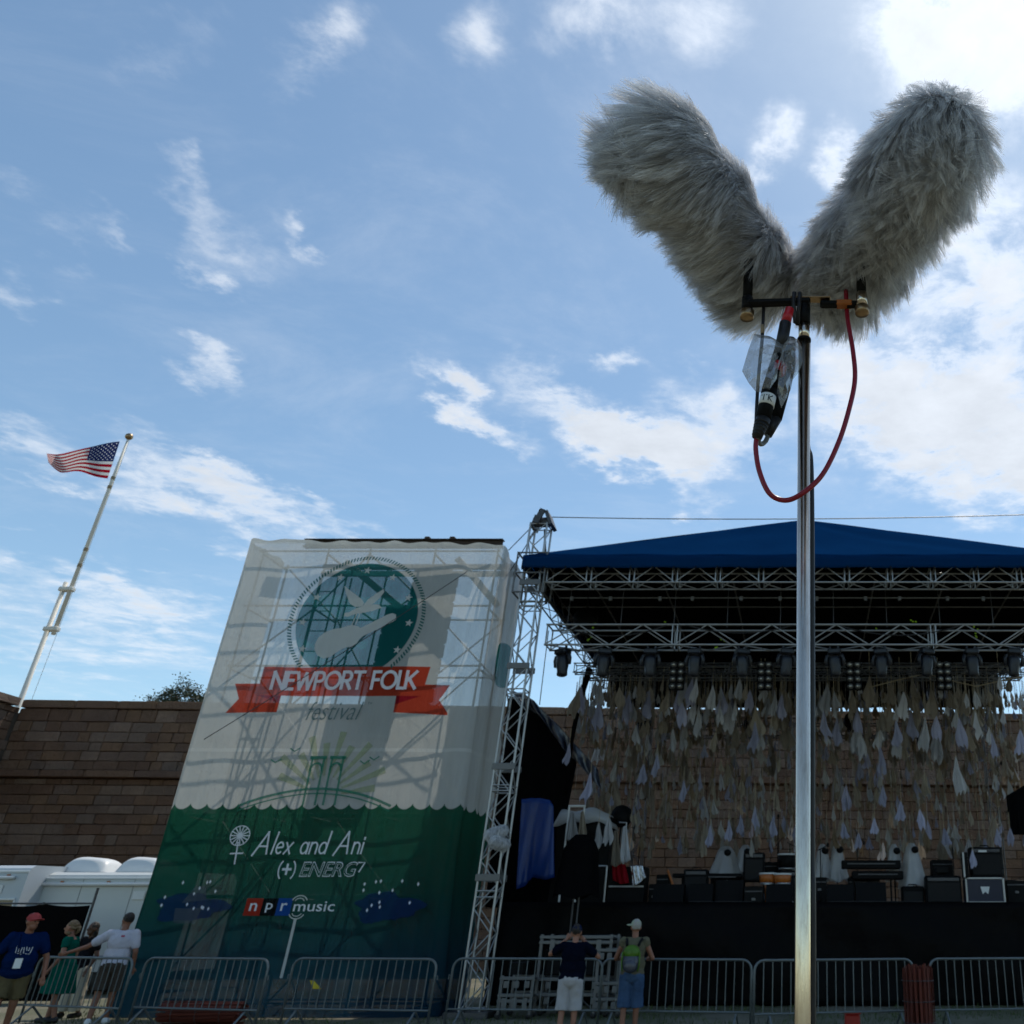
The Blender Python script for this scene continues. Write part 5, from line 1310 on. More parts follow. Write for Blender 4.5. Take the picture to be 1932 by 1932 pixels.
rd = sheet('red_cloth', 'red cloth thrown over a case behind the small silver rail', 'cloth', ([(1155, 1631), (1166, 1629), (1180, 1631)], [(1156, 1660), (1170, 1668), (1187, 1666)]), 24.3, m_redcloth, .07, 18, 2)
sheet('foil_sheet', 'crumpled silver foil sheet beside the red cloth', 'foil', ([(1190, 1634), (1200, 1632), (1212, 1633)], [(1194, 1672), (1206, 1668), (1219, 1655)]), 24.3, m_foil, .10, 18, 6)
cs = thing('road_case', (XP(1185, 24.6, 2.5), 24.7, DZ), 'black road case under the red cloth and the foil', 'case')
MB().bbox((XP(1184, 24.7, 2.5), 24.75, (DZ + zat(1636, 24.7)) / 2), (XP(1222, 24.7, 2.5) - XP(1152, 24.7, 2.5), .6, zat(1636, 24.7) - DZ), .02).build('shell', m_black, cs)
MB().bbox((XP(1184, 24.7, 2.5), 24.442, DZ + .4), (.9, .012, .04), .004).build('edge_trim', m_alu, cs)
fs_ = thing('follow_lamp', (XP(1172, 25.4, 3), 25.4, DZ), 'round black lamp on a stand above the tan hanging cloth', 'lamp')
c = P(1173, 1540, 25.4); MB().lathe([(.10, .2), (.26, .16), (.30, 0), (.27, -.15), (.18, -.16)], T(*c) @ Matrix.Rotation(R(80), 4, 'X'), 18).build('can', m_blackplastic, fs_, True)
rod('pole', (c.x, c.y, DZ), (c.x, c.y, c.z - .22), .025, m_black, fs_, 8)
# black covered loudspeaker on a crank stand in front of the stage
Y = 21.6; x = XP(1096, Y, 3.2)
cvs = thing('covered_loudspeaker', (x, Y, 0), 'loudspeaker wrapped in black plastic on a tall lattice stand before the stage', 'loudspeaker')
drape(MB(), (x, Y), zat(1692, Y), zat(1574, Y), .52, .45, 31, top=.72, k=.08, lean=(-.03, 0)).build('wrap', m_blackcloth, cvs, True)
for a in (-.06, .06): rod('pole', (x + a, Y, .1), (x + a, Y, zat(1690, Y)), .02, m_steel, cvs, 8)
for k in range(3): rod('leg', (x, Y, .5), (x + .6 * math.cos(k * 2.09 + .5), Y + .6 * math.sin(k * 2.09 + .5), .02), .02, m_steel, cvs, 8)
# ------------------------------------------------------------------ carts on the grass before the stage
def cart(label, px0, px1, zs, Y, dep=.8, cases=()):
    x0, x1 = XP(px0, Y, 1), XP(px1, Y, 1); t = thing('equipment_cart', ((x0 + x1) / 2, Y, 0), label, 'cart')
    top = max(zs)
    for x in (x0, x1):
        for y in (Y, Y + dep): brick('upright', (x, y, top / 2 + .06), (.06, .06, top - .02), m_aludull, t, None, .1)
    for z in zs:
        for y in (Y - .035, Y + dep + .035): brick('rail', ((x0 + x1) / 2, y, z), (x1 - x0 + .08, .03, .06), m_aludull, t, None, .1)
        brick('shelf', ((x0 + x1) / 2, Y + dep / 2, z - .02), (x1 - x0 - .1, dep - .08, .04), m_steel, t, None, .1)
        for k in range(3): brick('bracket', (x0 + (x1 - x0) * (k + .5) / 3, Y - .055, z - .11), (.10, .02, .12), m_aludull, t, None, .1)
    for x in (x0, x1):
        for y in (Y, Y + dep): MB().lathe([(.02, -.025), (.06, -.025), (.06, .025), (.02, .025)], T(x, y, .06) @ Matrix.Rotation(R(90), 4, 'X'), 12).build('caster', m_rubber, t, True)
    for (a, b, z, h) in cases: brick('storage_box', (x0 + (x1 - x0) * (a + b) / 2, Y + dep / 2, z + h / 2 + .06), ((x1 - x0) * (b - a), dep * .8, h), m_blackplastic, t, None, .05)
    return t
cart('tall aluminium equipment cart behind the two standing people', 1018, 1150, (.40, .68, 1.36, 1.46), 20.4, cases=((.05, .95, .68, .5),))
cart('low aluminium trolley stacked with flat frames beside the lattice tower', 952, 1010, (.32, .42, .72), 19.9, cases=((.1, .6, .72, .22),))
cart('aluminium cart in the shade beyond the man with the green backpack', 1128, 1172, (.34, .62, 1.22), 20.1)

# ------------------------------------------------------------------ crowd barricades
def barricade():
    W2, zt, zb, r = 1.33, 1.13, .33, .021
    t = thing('crowd_barricade', (0, 0, 0), '', 'barricade')
    fr = [(-W2, 0, .04), (-W2, 0, zt - .16)] + [(-W2 + .16 - .16 * math.cos(a), 0, zt - .16 + .16 * math.sin(a)) for a in (.4, .8, 1.2, 1.57)]
    fr += [(W2 - .16 + .16 * math.sin(a), 0, zt - .16 + .16 * math.cos(a)) for a in (0, .4, .8, 1.2)] + [(W2, 0, zt - .16), (W2, 0, .04)]
    MB().tube(fr, r, 8).build('frame', m_galv, t, True)
    rod('bottom_rail', (-W2, 0, zb), (W2, 0, zb), .017, m_galv, t, 8)
    for k in range(1, 18):
        x = -W2 + 2 * W2 * k / 18; rod('bar', (x, 0, zb), (x, 0, zt), .0085, m_galv, t, 6)
    for s_ in (-1, 1):
        MB().tube([(s_ * (W2 - .25), -.32, .015), (s_ * (W2 - .25), -.02, .30), (s_ * (W2 - .25), .02, .30), (s_ * (W2 - .25), .32, .015)], .018, 6).build('foot', m_galv, t)
        MB().tube([(s_ * W2, 0, .85), (s_ * (W2 + .05), 0, .87), (s_ * (W2 + .05), 0, .80)], .010, 6).build('hook', m_galv, t)
    return t
bar = None
BL = [((XP(78, 18.7, 1.1), 18.7), (XP(250, 17.95, 1.1), 17.95), 'galvanised crowd barricade the man in white leans on, outermost of the row'), ((-12.15, 18.2), (-9.55, 17.5), 'galvanised crowd barricade before the green part of the banner, next to the man in white'),
      ((-9.25, 17.9), (-6.55, 17.45), 'galvanised crowd barricade before the banner corner nearest the stage'), ((-6.3, 17.8), (-3.62, 17.5), 'galvanised crowd barricade before the lattice tower base'),
      ((-3.55, 17.5), (-.95, 17.1), 'galvanised crowd barricade the man with the backpack leans on'), ((-.8, 16.75), (1.9, 17.5), 'galvanised crowd barricade crossed by the chrome mic pole'),
      ((2.28, 17.6), (4.95, 18.0), 'galvanised crowd barricade beyond the standing red lath roll')]
for i, (a, b, L) in enumerate(BL):
    a, b = Vector((*a, 0)), Vector((*b, 0)); d = b - a
    Mw = T(*((a + b) / 2)) @ Matrix.Rotation(math.atan2(d.y, d.x), 4, 'Z') @ Matrix.Diagonal((d.length / 2.58, 1, 1, 1))
    if bar is None: bar = barricade(); bar.matrix_basis = Mw; WM[bar.name] = Mw; tag(bar, L, 'barricade', 'crowd barricades along the stage front')
    else: copy_tree(bar, Mw, label=L, cat='barricade', group='crowd barricades along the stage front')
# rolled red lath fencing
def roll(label, c, R_, H_, turns, lying=False, seed=1):
    rn = random.Random(seed); t = thing('lath_fence_roll', c, label, 'fence roll')
    base = T(*c) @ (Matrix.Rotation(R(90), 4, 'Y') @ T(-R_, 0, -H_ / 2) if lying else Matrix())
    n = int(turns * 17); k = 0
    for i in range(n):
        a = 2 * math.pi * i / 17 * 1.0; r = R_ * (1 - .55 * i / n)
        h = H_ + rn.uniform(-.05, .05)
        Mw = base @ T(r * math.cos(a), r * math.sin(a), h / 2) @ Matrix.Rotation(a + R(90) + rn.uniform(-.2, .2), 4, 'Z') @ Matrix.Rotation(rn.uniform(-.03, .03), 4, 'Y') @ Matrix.Diagonal((.042, .012, h, 1))
        new_obj('lath', unit_box(m_redwood, .05), t, Mw)
    for z in (.2, .5, .8):
        pts = [base @ Vector((R_ * 1.05 * math.cos(q * .37), R_ * 1.05 * math.sin(q * .37), z * H_)) for q in range(18)]
        MB().tube(pts, .006, 5).build('tie_wire', m_steel, t)
    return t
roll('standing roll of dark red lath fencing in the gap between two barricades', (XP(1733, 16.9, .5), 16.9, 0), .26, 1.03, 3, seed=3)
roll('rolled red lath fencing lying on the grass behind the barricades by the banner', (-11.3, 18.85, 0), .20, 1.5, 2.5, True, 5)
rb = thing('red_box', (XP(1608, 18.4, .1), 18.4, 0), 'small red plastic box on the grass behind the barricade by the pole', 'box')
MB().bbox((XP(1608, 18.4, .1), 18.4, .11), (.28, .22, .2), .03).build('shell', mat('red plastic', (.35, .02, .012), .4), rb); MB().bbox((XP(1608, 18.4, .1), 18.4, .225), (.30, .24, .03), .01).build('lid', mat('red lid', (.4, .025, .015), .4), rb)
yt = sheet('yellow_tag', 'torn yellow tag stuck low on the green part of the banner', 'tag', ([(585, 1850), (592, 1850)], [(590, 1866), (606, 1866)]), 19.7, mat('yellow paper', (.6, .45, .02), .6), .02, 6, 2)

# ================================================================== PEOPLE
_queue = []
FOLDS = {}
for nm, sc_ in (('shirt', .075), ('shorts', .085), ('dress', .10), ('hair', .03)):
    tx = bpy.data.textures.new('folds of ' + nm, 'CLOUDS'); tx.noise_scale = sc_; tx.noise_depth = 2; FOLDS[nm] = tx
def capsule(mb, a, b, ra, rb, n=12):
    a, b = Vector(a), Vector(b); mb.tube([a, b], [ra, rb], n); mb.ball(a, ra, n, 8); mb.ball(b, rb, n, 8)
def chain(mb, pts, rs):
    for i in range(len(pts) - 1): capsule(mb, pts[i], pts[i + 1], rs[i], rs[i + 1])
def organic(name, mb, mtl, parent, vox=.011, it=4):
    """queue a shape whose overlapping volumes are to be fused into one smooth skin"""
    _queue.append((name, mb, mtl, parent, vox, it))
def flush():
    tmp = []
    for (name, mb, mtl, parent, vox, it) in _queue:
        o = bpy.data.objects.new(name, mb.mesh(name, mtl)); COL.objects.link(o)
        r = o.modifiers.new('r', 'REMESH'); r.mode = 'VOXEL'; r.voxel_size = vox
        s_ = o.modifiers.new('s', 'SMOOTH'); s_.factor = .5; s_.iterations = it; tmp.append(o)
        if name in FOLDS:
            d_ = o.modifiers.new('d', 'DISPLACE'); d_.texture = FOLDS[name]; d_.strength = .018; d_.mid_level = .5; d_.texture_coords = 'LOCAL'
            s2 = o.modifiers.new('s2', 'SMOOTH'); s2.factor = .5; s2.iterations = 2
    dg = bpy.context.evaluated_depsgraph_get(); done = []
    for o, (name, mb, mtl, parent, vox, it) in zip(tmp, _queue):
        me = bpy.data.meshes.new_from_object(o.evaluated_get(dg)); me.materials.clear(); me.materials.append(mtl)
        me.polygons.foreach_set('use_smooth', [True] * len(me.polygons)); done.append((name, me, parent))
    for o in tmp: d = o.data; bpy.data.objects.remove(o); bpy.data.meshes.remove(d)
    for name, me, parent in done:
        me.name = name; new_obj(name, me, parent, WM[parent.name].copy())
    _queue.clear()
def person(label, loc, rz, k=1.0, skin=m_skin, shirt=None, sleeve=.55, pants=None, hem=.45, arms=None, lean=0.0, belly=0.0, shoe=None, dress=None, head_turn=0.0, hair=None, hat=None, beard=None, stride=.10):
    """local frame: x to the person's right, y ahead, z up, 1.75 m tall before scaling by k"""
    t = thing('person', loc, label, 'person', None, rz)
    Mk = WM[t.name] @ Matrix.Scale(k, 4)
    bend = lambda p: Vector((p[0], p[1] + max(0, p[2] - .95) * math.sin(lean), p[2] - max(0, p[2] - .95) * (1 - math.cos(lean))))
    A = {'le': (-.27, -.03, 1.13), 'lw': (-.28, .08, .89), 're': (.27, -.03, 1.13), 'rw': (.28, .08, .89)}
    A.update(arms or {})
    sh = {'l': bend((-.185, 0, 1.42)), 'r': bend((.185, 0, 1.42))}
    hc = bend((0, .035, 1.635)); turn = Matrix.Rotation(head_turn, 3, 'Z')
    def H(x, y, z): return hc + turn @ Vector((x, y, z))
    # body, one skin
    b = MB()
    b.ball(H(0, 0, .02), (.076, .096, .112), 16, 12, turn); b.ball(H(0, .03, -.06), (.058, .066, .062), 12, 8, turn)
    b.ball(H(0, .105, -.012), (.015, .022, .026), 8, 6, turn)
    for s_ in (-1, 1): b.ball(H(s_ * .08, -.005, 0), (.014, .026, .034), 8, 6, turn)
    capsule(b, bend((0, -.01, 1.40)), H(0, -.01, -.05), .062, .052)
    b.ball(bend((0, 0, 1.30)), (.165, .10, .19)); b.ball(bend((0, .0, 1.08)), (.145, .10, .2)); b.ball((0, -.01, .93), (.16, .11, .13))
    for s_, q in ((-1, 'l'), (1, 'r')):
        e, w = Vector(A[q + 'e']), Vector(A[q + 'w']); chain(b, [sh[q], e, w], [.052, .042, .029])
        d = (w - e).normalized(); sd = d.cross(Vector((0, 1, .3)))
        if sd.length < .2: sd = d.cross(Vector((1, 0, 0)))
        sd.normalize(); pn = d.cross(sd)
        pc = w + d * .06; b.ball(pc, (.036, .03, .045), 10, 8); curl = d * .7 + pn * .5
        for f in range(4):
            r0 = w + d * .085 + sd * (f - 1.5) * .021; l = (.062, .072, .068, .052)[f]
            chain(b, [r0, r0 + d * l * .5, r0 + d * l * .5 + curl.normalized() * l * .5], [.0095, .009, .008])
        r0 = w + d * .035 + sd * .036; chain(b, [r0, r0 + sd * .022 + d * .03, r0 + sd * .026 + d * .055 + pn * .015], [.011, .010, .008])
        x = s_ * .095; chain(b, [(x, 0, .88), (x * 1.06, .02 + s_ * stride * .3, .48), (x * 1.1, -.02 + s_ * stride, .09)], [.085, .056, .040])
        capsule(b, (x * 1.1, -.03 + s_ * stride, .055), (x * 1.15, .12 + s_ * stride, .035), .042, .035)
    b.v = [tuple(Mk @ Vector(p)) for p in b.v]
    b2 = MB(); b2.v = [tuple(WM[t.name].inverted() @ Vector(p)) for p in b.v]; b2.f = b.f
    organic('body', b2, skin, t, .0095)
    def put(name, m, mtl, vox=.011, it=4):
        m.v = [tuple(Vector(p) * k) for p in m.v]; organic(name, m, mtl, t, vox, it)
    if dress:
        m = MB(); m.ball(bend((0, 0, 1.30)), (.185, .125, .17)); chain(m, [bend((-.13, 0, 1.41)), bend((.13, 0, 1.41))], [.075, .075])
        m.ball(bend((0, .03, 1.12)), (.175, .14, .2)); m.ball((0, 0, .95), (.20, .16, .2)); m.tube([(0, 0, .98), (0, 0, .75), (0, .01, .50)], [.19, .23, .30], 20)
        for s_, q in ((-1, 'l'), (1, 'r')): e = Vector(A[q + 'e']); capsule(m, sh[q], sh[q].lerp(e, .35), .07, .066)
        put('dress', m, dress)
    if shirt:
        m = MB(); m.ball(bend((0, 0, 1.29)), (.195 + belly * .3, .125 + belly * .4, .2)); m.ball(bend((0, .02 + belly * .8, 1.08)), (.18 + belly, .135 + belly, .22)); m.ball((0, .01 + belly * .4, .93), (.188 + belly * .7, .145 + belly * .6, .13))
        chain(m, [bend((-.13, -.005, 1.425)), bend((.13, -.005, 1.425))], [.068, .068])
        if sleeve:
            for q in 'lr': e = Vector(A[q + 'e']); chain(m, [sh[q], sh[q].lerp(e, sleeve)], [.082, .075])
        put('shirt', m, shirt)
    if pants:
        m = MB(); m.ball((0, 0, .90), (.178 + belly * .6, .14 + belly * .3, .14))
        for s_ in (-1, 1): x = s_ * .098; m.tube([(x, 0, .90), (x * 1.05, .02 + s_ * stride * .25, .66), (x * 1.12, .02 + s_ * stride * .5, hem)], [.115, .105, .112], 16); m.ball((x, 0, .88), .11)
        put('shorts', m, pants)
    for s_ in (-1, 1):
        x = s_ * .105; m = MB(); capsule(m, (x, -.05 + s_ * stride, .05), (x * 1.08, .14 + s_ * stride, .04), .052, .046); m.ball((x, -.03 + s_ * stride, .07), (.05, .06, .05)); put('shoe', m, shoe or m_rubber)
    if hair:
        mt, style = hair; m = MB()
        m.ball(H(0, -.018, .045), (.086, .100, .100), 14, 10, turn)
        if style == 'curly':
            rn = random.Random(4)
            for i in range(46):
                a, e = rn.uniform(0, 6.28), rn.uniform(-.9, 1.4)
                p = Vector((math.cos(a) * math.cos(e) * .10, math.sin(a) * math.cos(e) * .105 - .035, math.sin(e) * .11 - .02))
                if p.y > .035 and p.z < .07: continue
                m.ball(hc + turn @ p, rn.uniform(.022, .034), 8, 6)
        if style == 'long': m.ball(H(0, -.05, -.06), (.085, .07, .14), 12, 8, turn)
        put('hair', m, mt, .010, 3)
    if beard: m = MB(); m.ball(H(0, .05, -.085), (.058, .05, .06), 10, 8, turn); put('beard', m, beard, .01, 2)
    if hat:
        mt, ang = hat; m = MB(); m.ball(H(0, -.005, .055), (.091, .108, .088), 16, 10, turn)
        bt = turn @ Matrix.Rotation(ang, 3, 'Z')
        for i in range(7):
            q = (i - 3) / 3; m.ball(hc + bt @ Vector((q * .062, .125 - .03 * q * q, .052 - .012 * q * q)), (.03, .052, .011), 8, 6, bt)
        put('cap', m, mt, .009, 3)
    for s_ in (-1, 1):
        e = MB(); e.ball(Vector(H(s_ * .031, .083, .012)) * k, .011 * k, 8, 6); e.v = [tuple(WM[t.name] @ Vector(p)) for p in e.v]; e.build('eye', m_black, t, True)
    return t
m_navyshirt = cloth_mat('navy shirt', (.004, .006, .014), .03, .2, 6, bump=.9, bscale=7); m_lightshorts = cloth_mat('pale shorts', (.42, .41, .42), .1, bump=.9, bscale=7)
m_khaki = cloth_mat('khaki vest', (.13, .12, .08), .05, bump=.9, bscale=8); m_denim = cloth_mat('faded denim', (.05, .09, .17), .03, .5, 6, bump=1.0, bscale=8)
m_royal = cloth_mat('royal blue tee', (.004, .015, .065), .03, .2, 5, bump=.9, bscale=7); m_tanshort = cloth_mat('tan shorts', (.12, .095, .05), .05, bump=.9, bscale=7)
m_greendress = cloth_mat('emerald dress', (.004, .10, .07), .06, .25, 5, bump=.9, bscale=7); m_whitetee = cloth_mat('white tee', (.55, .53, .60), .1, .06, 4, bump=1.0, bscale=7)
m_hairdark = mat('dark hair', (.015, .010, .008), .5, 0, .3, 60, .8, 90); m_hairblond = mat('sandy hair', (.17, .11, .055), .55, 0, .4, 40, .8, 70); m_hairgrey = mat('grey beard', (.35, .33, .30), .7, 0, .2, 50, .6, 80)
m_capsage = cloth_mat('sage cap', (.33, .36, .27), .05); m_capred = cloth_mat('faded red cap', (.36, .07, .07), .05); m_capnavy = cloth_mat('navy cap', (.012, .018, .05), .05)
m_skindark = mat('brown skin', (.10, .045, .025), .5, 0, .12, 14)
p1l = (-3.80, 16.15, 0)
person('person in a navy shirt and pale shorts raising a camera at the barricade', p1l, R(4), .955, m_skin2, m_navyshirt, .6, m_lightshorts, .45,
       {'le': (-.42, .16, 1.30), 'lw': (-.20, .30, 1.52), 're': (.40, .20, 1.25), 'rw': (.14, .32, 1.48)}, .10, .05, hat=(m_capnavy, 0), hair=(m_hairdark, 'short'), stride=.05)
cmr = thing('camera', (p1l[0] - .06, p1l[1] + .42, 1.47), 'small black camera held up by the person in the navy shirt', 'camera')
MB().bbox((p1l[0] - .06, p1l[1] + .40, 1.50), (.13, .06, .085), .012).build('housing', m_blackplastic, cmr); MB().lathe([(.03, 0), (.032, .05), (.028, .06)], T(p1l[0] - .06, p1l[1] + .43, 1.50) @ Matrix.Rotation(R(-90), 4, 'X'), 14).build('lens', m_blackplastic, cmr, True)
p2l = (-2.93, 16.85, 0)
person('person in a khaki vest, denim shorts and sage cap leaning on the barricade', p2l, R(6), 1.0, m_skin, m_khaki, .12, m_denim, .42,
       {'le': (-.30, .08, 1.16), 'lw': (-.22, .40, 1.14), 're': (.32, .06, 1.16), 'rw': (.24, .42, 1.14)}, .10, .03, hat=(m_capsage, R(70)), hair=(m_hairgrey, 'short'), beard=None, head_turn=R(12), stride=.06)
bp_ = thing('backpack', (p2l[0], p2l[1] - .22, .98), 'grey and lime backpack on the back of the person in the khaki vest', 'backpack')
def rel(p, x, y, z): return (p[0] + x, p[1] + y, z)
m_lime2 = cloth_mat('lime nylon', (.07, .16, .015), .05, gloss=.03); m_packgrey = cloth_mat('slate nylon', (.045, .05, .07), .03, gloss=.06)
mb = MB(); mb.ball(rel(p2l, 0, -.215, 1.10), (.15, .10, .16), 16, 12); mb.build('main_pocket', m_packgrey, bp_, True)
MB().ball(rel(p2l, 0, -.20, 1.25), (.14, .105, .12), 16, 12).build('top_pocket', m_lime2, bp_, True)
MB().ball(rel(p2l, 0, -.295, 1.05), (.11, .045, .10), 14, 10).build('front_pocket', m_packgrey, bp_, True)
for s_ in (-1, 1):
    MB().tube([rel(p2l, s_ * .10, -.15, 1.36), rel(p2l, s_ * .13, -.03, 1.46), rel(p2l, s_ * .14, .13, 1.36), rel(p2l, s_ * .15, .12, 1.1)], .022, 8).build('strap', m_black, bp_, True)
    MB().tube([rel(p2l, s_ * .145, -.24, 1.26), rel(p2l, s_ * .15, -.26, 1.1), rel(p2l, s_ * .13, -.25, .97)], .012, 6).build('piping', m_lime2, bp_, True)
p3 = (XP(40, 16.5, 1.2), 16.5, 0)
person('person in a royal blue tee, tan shorts and faded red cap at the photo edge', p3, R(-140), 1.05, m_skin, m_royal, .62, m_tanshort, .55,
       {'le': (-.33, -.02, 1.12), 'lw': (-.36, .10, .86), 're': (.34, -.02, 1.12), 'rw': (.36, .08, .87)}, 0.0, .045, hat=(m_capred, 0), hair=(m_hairdark, 'short'), head_turn=R(35))
Mp = T(*p3) @ Matrix.Rotation(R(-140), 4, 'Z')
bd = thing('badge', tuple(Mp @ Vector((.02, .27, 1.10))), 'white badge hanging on the chest of the royal blue tee', 'badge')
MB().bbox(Mp @ Vector((.02, .285, 1.10)), (.10, .008, .15), .002, Mp.to_3x3()).build('card', m_white, bd)
MB().tube([Mp @ Vector(q) for q in ((.02, .285, 1.175), (.07, .235, 1.35), (.10, .08, 1.535))], .005, 5).build('lanyard', m_navyshirt, bd)
pr = MB(); rn = random.Random(8)
for k in range(7): pr.bbox(Mp @ Vector((-.10 + k * .033, .238, 1.30 + rn.uniform(-.01, .015))), (.008, .006, rn.uniform(.05, .10)), .001, Mp.to_3x3() @ Matrix.Rotation(rn.uniform(-.2, .5), 3, 'Y'))
for k in range(5): pr.bbox(Mp @ Vector((-.08 + k * .035, .246, 1.245 + rn.uniform(-.01, .01))), (.022, .006, .008), .001, Mp.to_3x3())
pr.build('shirt_print', m_white, [o for o in COL.objects if o.get('label', '').startswith('person in a royal blue')][0])
p4 = (XP(140, 19.15, 1.4), 19.15, 0)
person('person with curly sandy hair in an emerald green dress behind the barricade', p4, R(105), 1.0, m_skin2, None, .3, None, .5, {'le': (-.25, .02, 1.14), 'lw': (-.26, .15, .92), 're': (.25, .0, 1.14), 'rw': (.26, .12, .92)}, .12, 0, dress=m_greendress, hair=(m_hairblond, 'curly'))
p5 = (XP(228, 18.75, 1.4), 18.75, 0)
r5 = R(26); M5 = (T(*p5) @ Matrix.Rotation(r5, 4, 'Z') @ Matrix.Scale(1.075, 4)).inverted()
hand = Vector((XP(122, 18.55, 1.15), 18.55, 1.19)); lw = M5 @ hand; s5 = Vector((-.185, 0, 1.42)); le = (s5 + lw) / 2 + Vector((0, 0, -.05))
person('person in a white tee with dark hair, arm stretched along the barricade', p5, r5, 1.075, m_skin, m_whitetee, .62, cloth_mat('brown shorts', (.07, .055, .045), .03), .52, {'le': tuple(le), 'lw': tuple(s5.lerp(lw, .93))}, .04, .03, hair=(m_hairdark, 'short'), head_turn=R(35), shoe=m_white)
lg = MB(); lg.bbox((p5[0] + .10, p5[1] - .125, 1.49), (.07, .006, .03), .002); lg.build('shirt_logo', mat('crimson print', (.35, .02, .06), .6), [o for o in COL.objects if o.get('label', '').startswith('person in a white tee')][0])
p6 = (XP(172, 20.2, 1.4), 20.2, 0)
person('person in a dark top half hidden behind the white tee', p6, R(160), .985, m_skindark, cloth_mat('charcoal top', (.012, .012, .014), .03), .5, cloth_mat('cream trousers', (.42, .38, .30), .05), .12, hair=(m_hairdark, 'long'))
flush()

# ================================================================== MICROPHONE STAND IN FRONT
def fur_mat():
    m, o = base_mat('grey synthetic fur'); nt = X.nt
    g = nt.nodes.new('ShaderNodeAttribute'); g.attribute_name = 'tone'; r = X(g.outputs['Fac'])      # random tone per lock, for streaky contrast
    ramp = nt.nodes.new('ShaderNodeValToRGB'); nt.links.new(_v((r - .3) / .95), ramp.inputs[0]); e = ramp.color_ramp.elements
    e[0].color = (.46, .46, .47, 1); e[1].color = (.95, .95, .955, 1); q = e.new(.5); q.color = (.79, .795, .81, 1)
    d = nt.nodes.new('ShaderNodeBsdfDiffuse'); t = nt.nodes.new('ShaderNodeBsdfTranslucent'); gl = nt.nodes.new('ShaderNodeBsdfGlossy'); gl.inputs['Roughness'].default_value = .45
    for s_ in (d, t, gl): nt.links.new(ramp.outputs[0], s_.inputs['Color'])
    a = nt.nodes.new('ShaderNodeMixShader'); a.inputs[0].default_value = .48; nt.links.new(d.outputs[0], a.inputs[1]); nt.links.new(t.outputs[0], a.inputs[2])
    b = nt.nodes.new('ShaderNodeMixShader'); b.inputs[0].default_value = .10; nt.links.new(a.outputs[0], b.inputs[1]); nt.links.new(gl.outputs[0], b.inputs[2])
    nt.links.new(b.outputs[0], o.inputs['Surface']); return m
m_fur = fur_mat(); m_furcore = mat('fur backing', (.5, .5, .5), .95, 0, .3, 60)
def capsule_surface(u, phi, A, B, R0, R1):
    """points and outward normals on a rounded cylinder; u in 0..1 over the whole length, caps included"""
    ax = B - A; L = np.linalg.norm(ax); ax = ax / L
    e1 = np.cross(ax, [0, 0, 1.0]); e1 /= np.linalg.norm(e1); e2 = np.cross(e1, ax)
    tot = L + R0 + R1; s_ = u * tot - R0
    t = np.clip(s_ / L, 0, 1); rad = R0 + (R1 - R0) * t
    over = np.where(s_ < 0, s_, np.where(s_ > L, s_ - L, 0.0)); Rc = np.where(s_ < 0, R0, R1)
    k = np.sqrt(np.clip(1 - (over / Rc) ** 2, 0.0, 1)); rr = np.where(over != 0, Rc * k, rad)
    radial = np.cos(phi)[:, None] * e1 + np.sin(phi)[:, None] * e2
    pos = A + s_[:, None] * ax + radial * rr[:, None]
    nrm = radial * k[:, None] + ax * np.where(over != 0, over / Rc, 0)[:, None]
    return pos, nrm / np.linalg.norm(nrm, axis=1)[:, None]
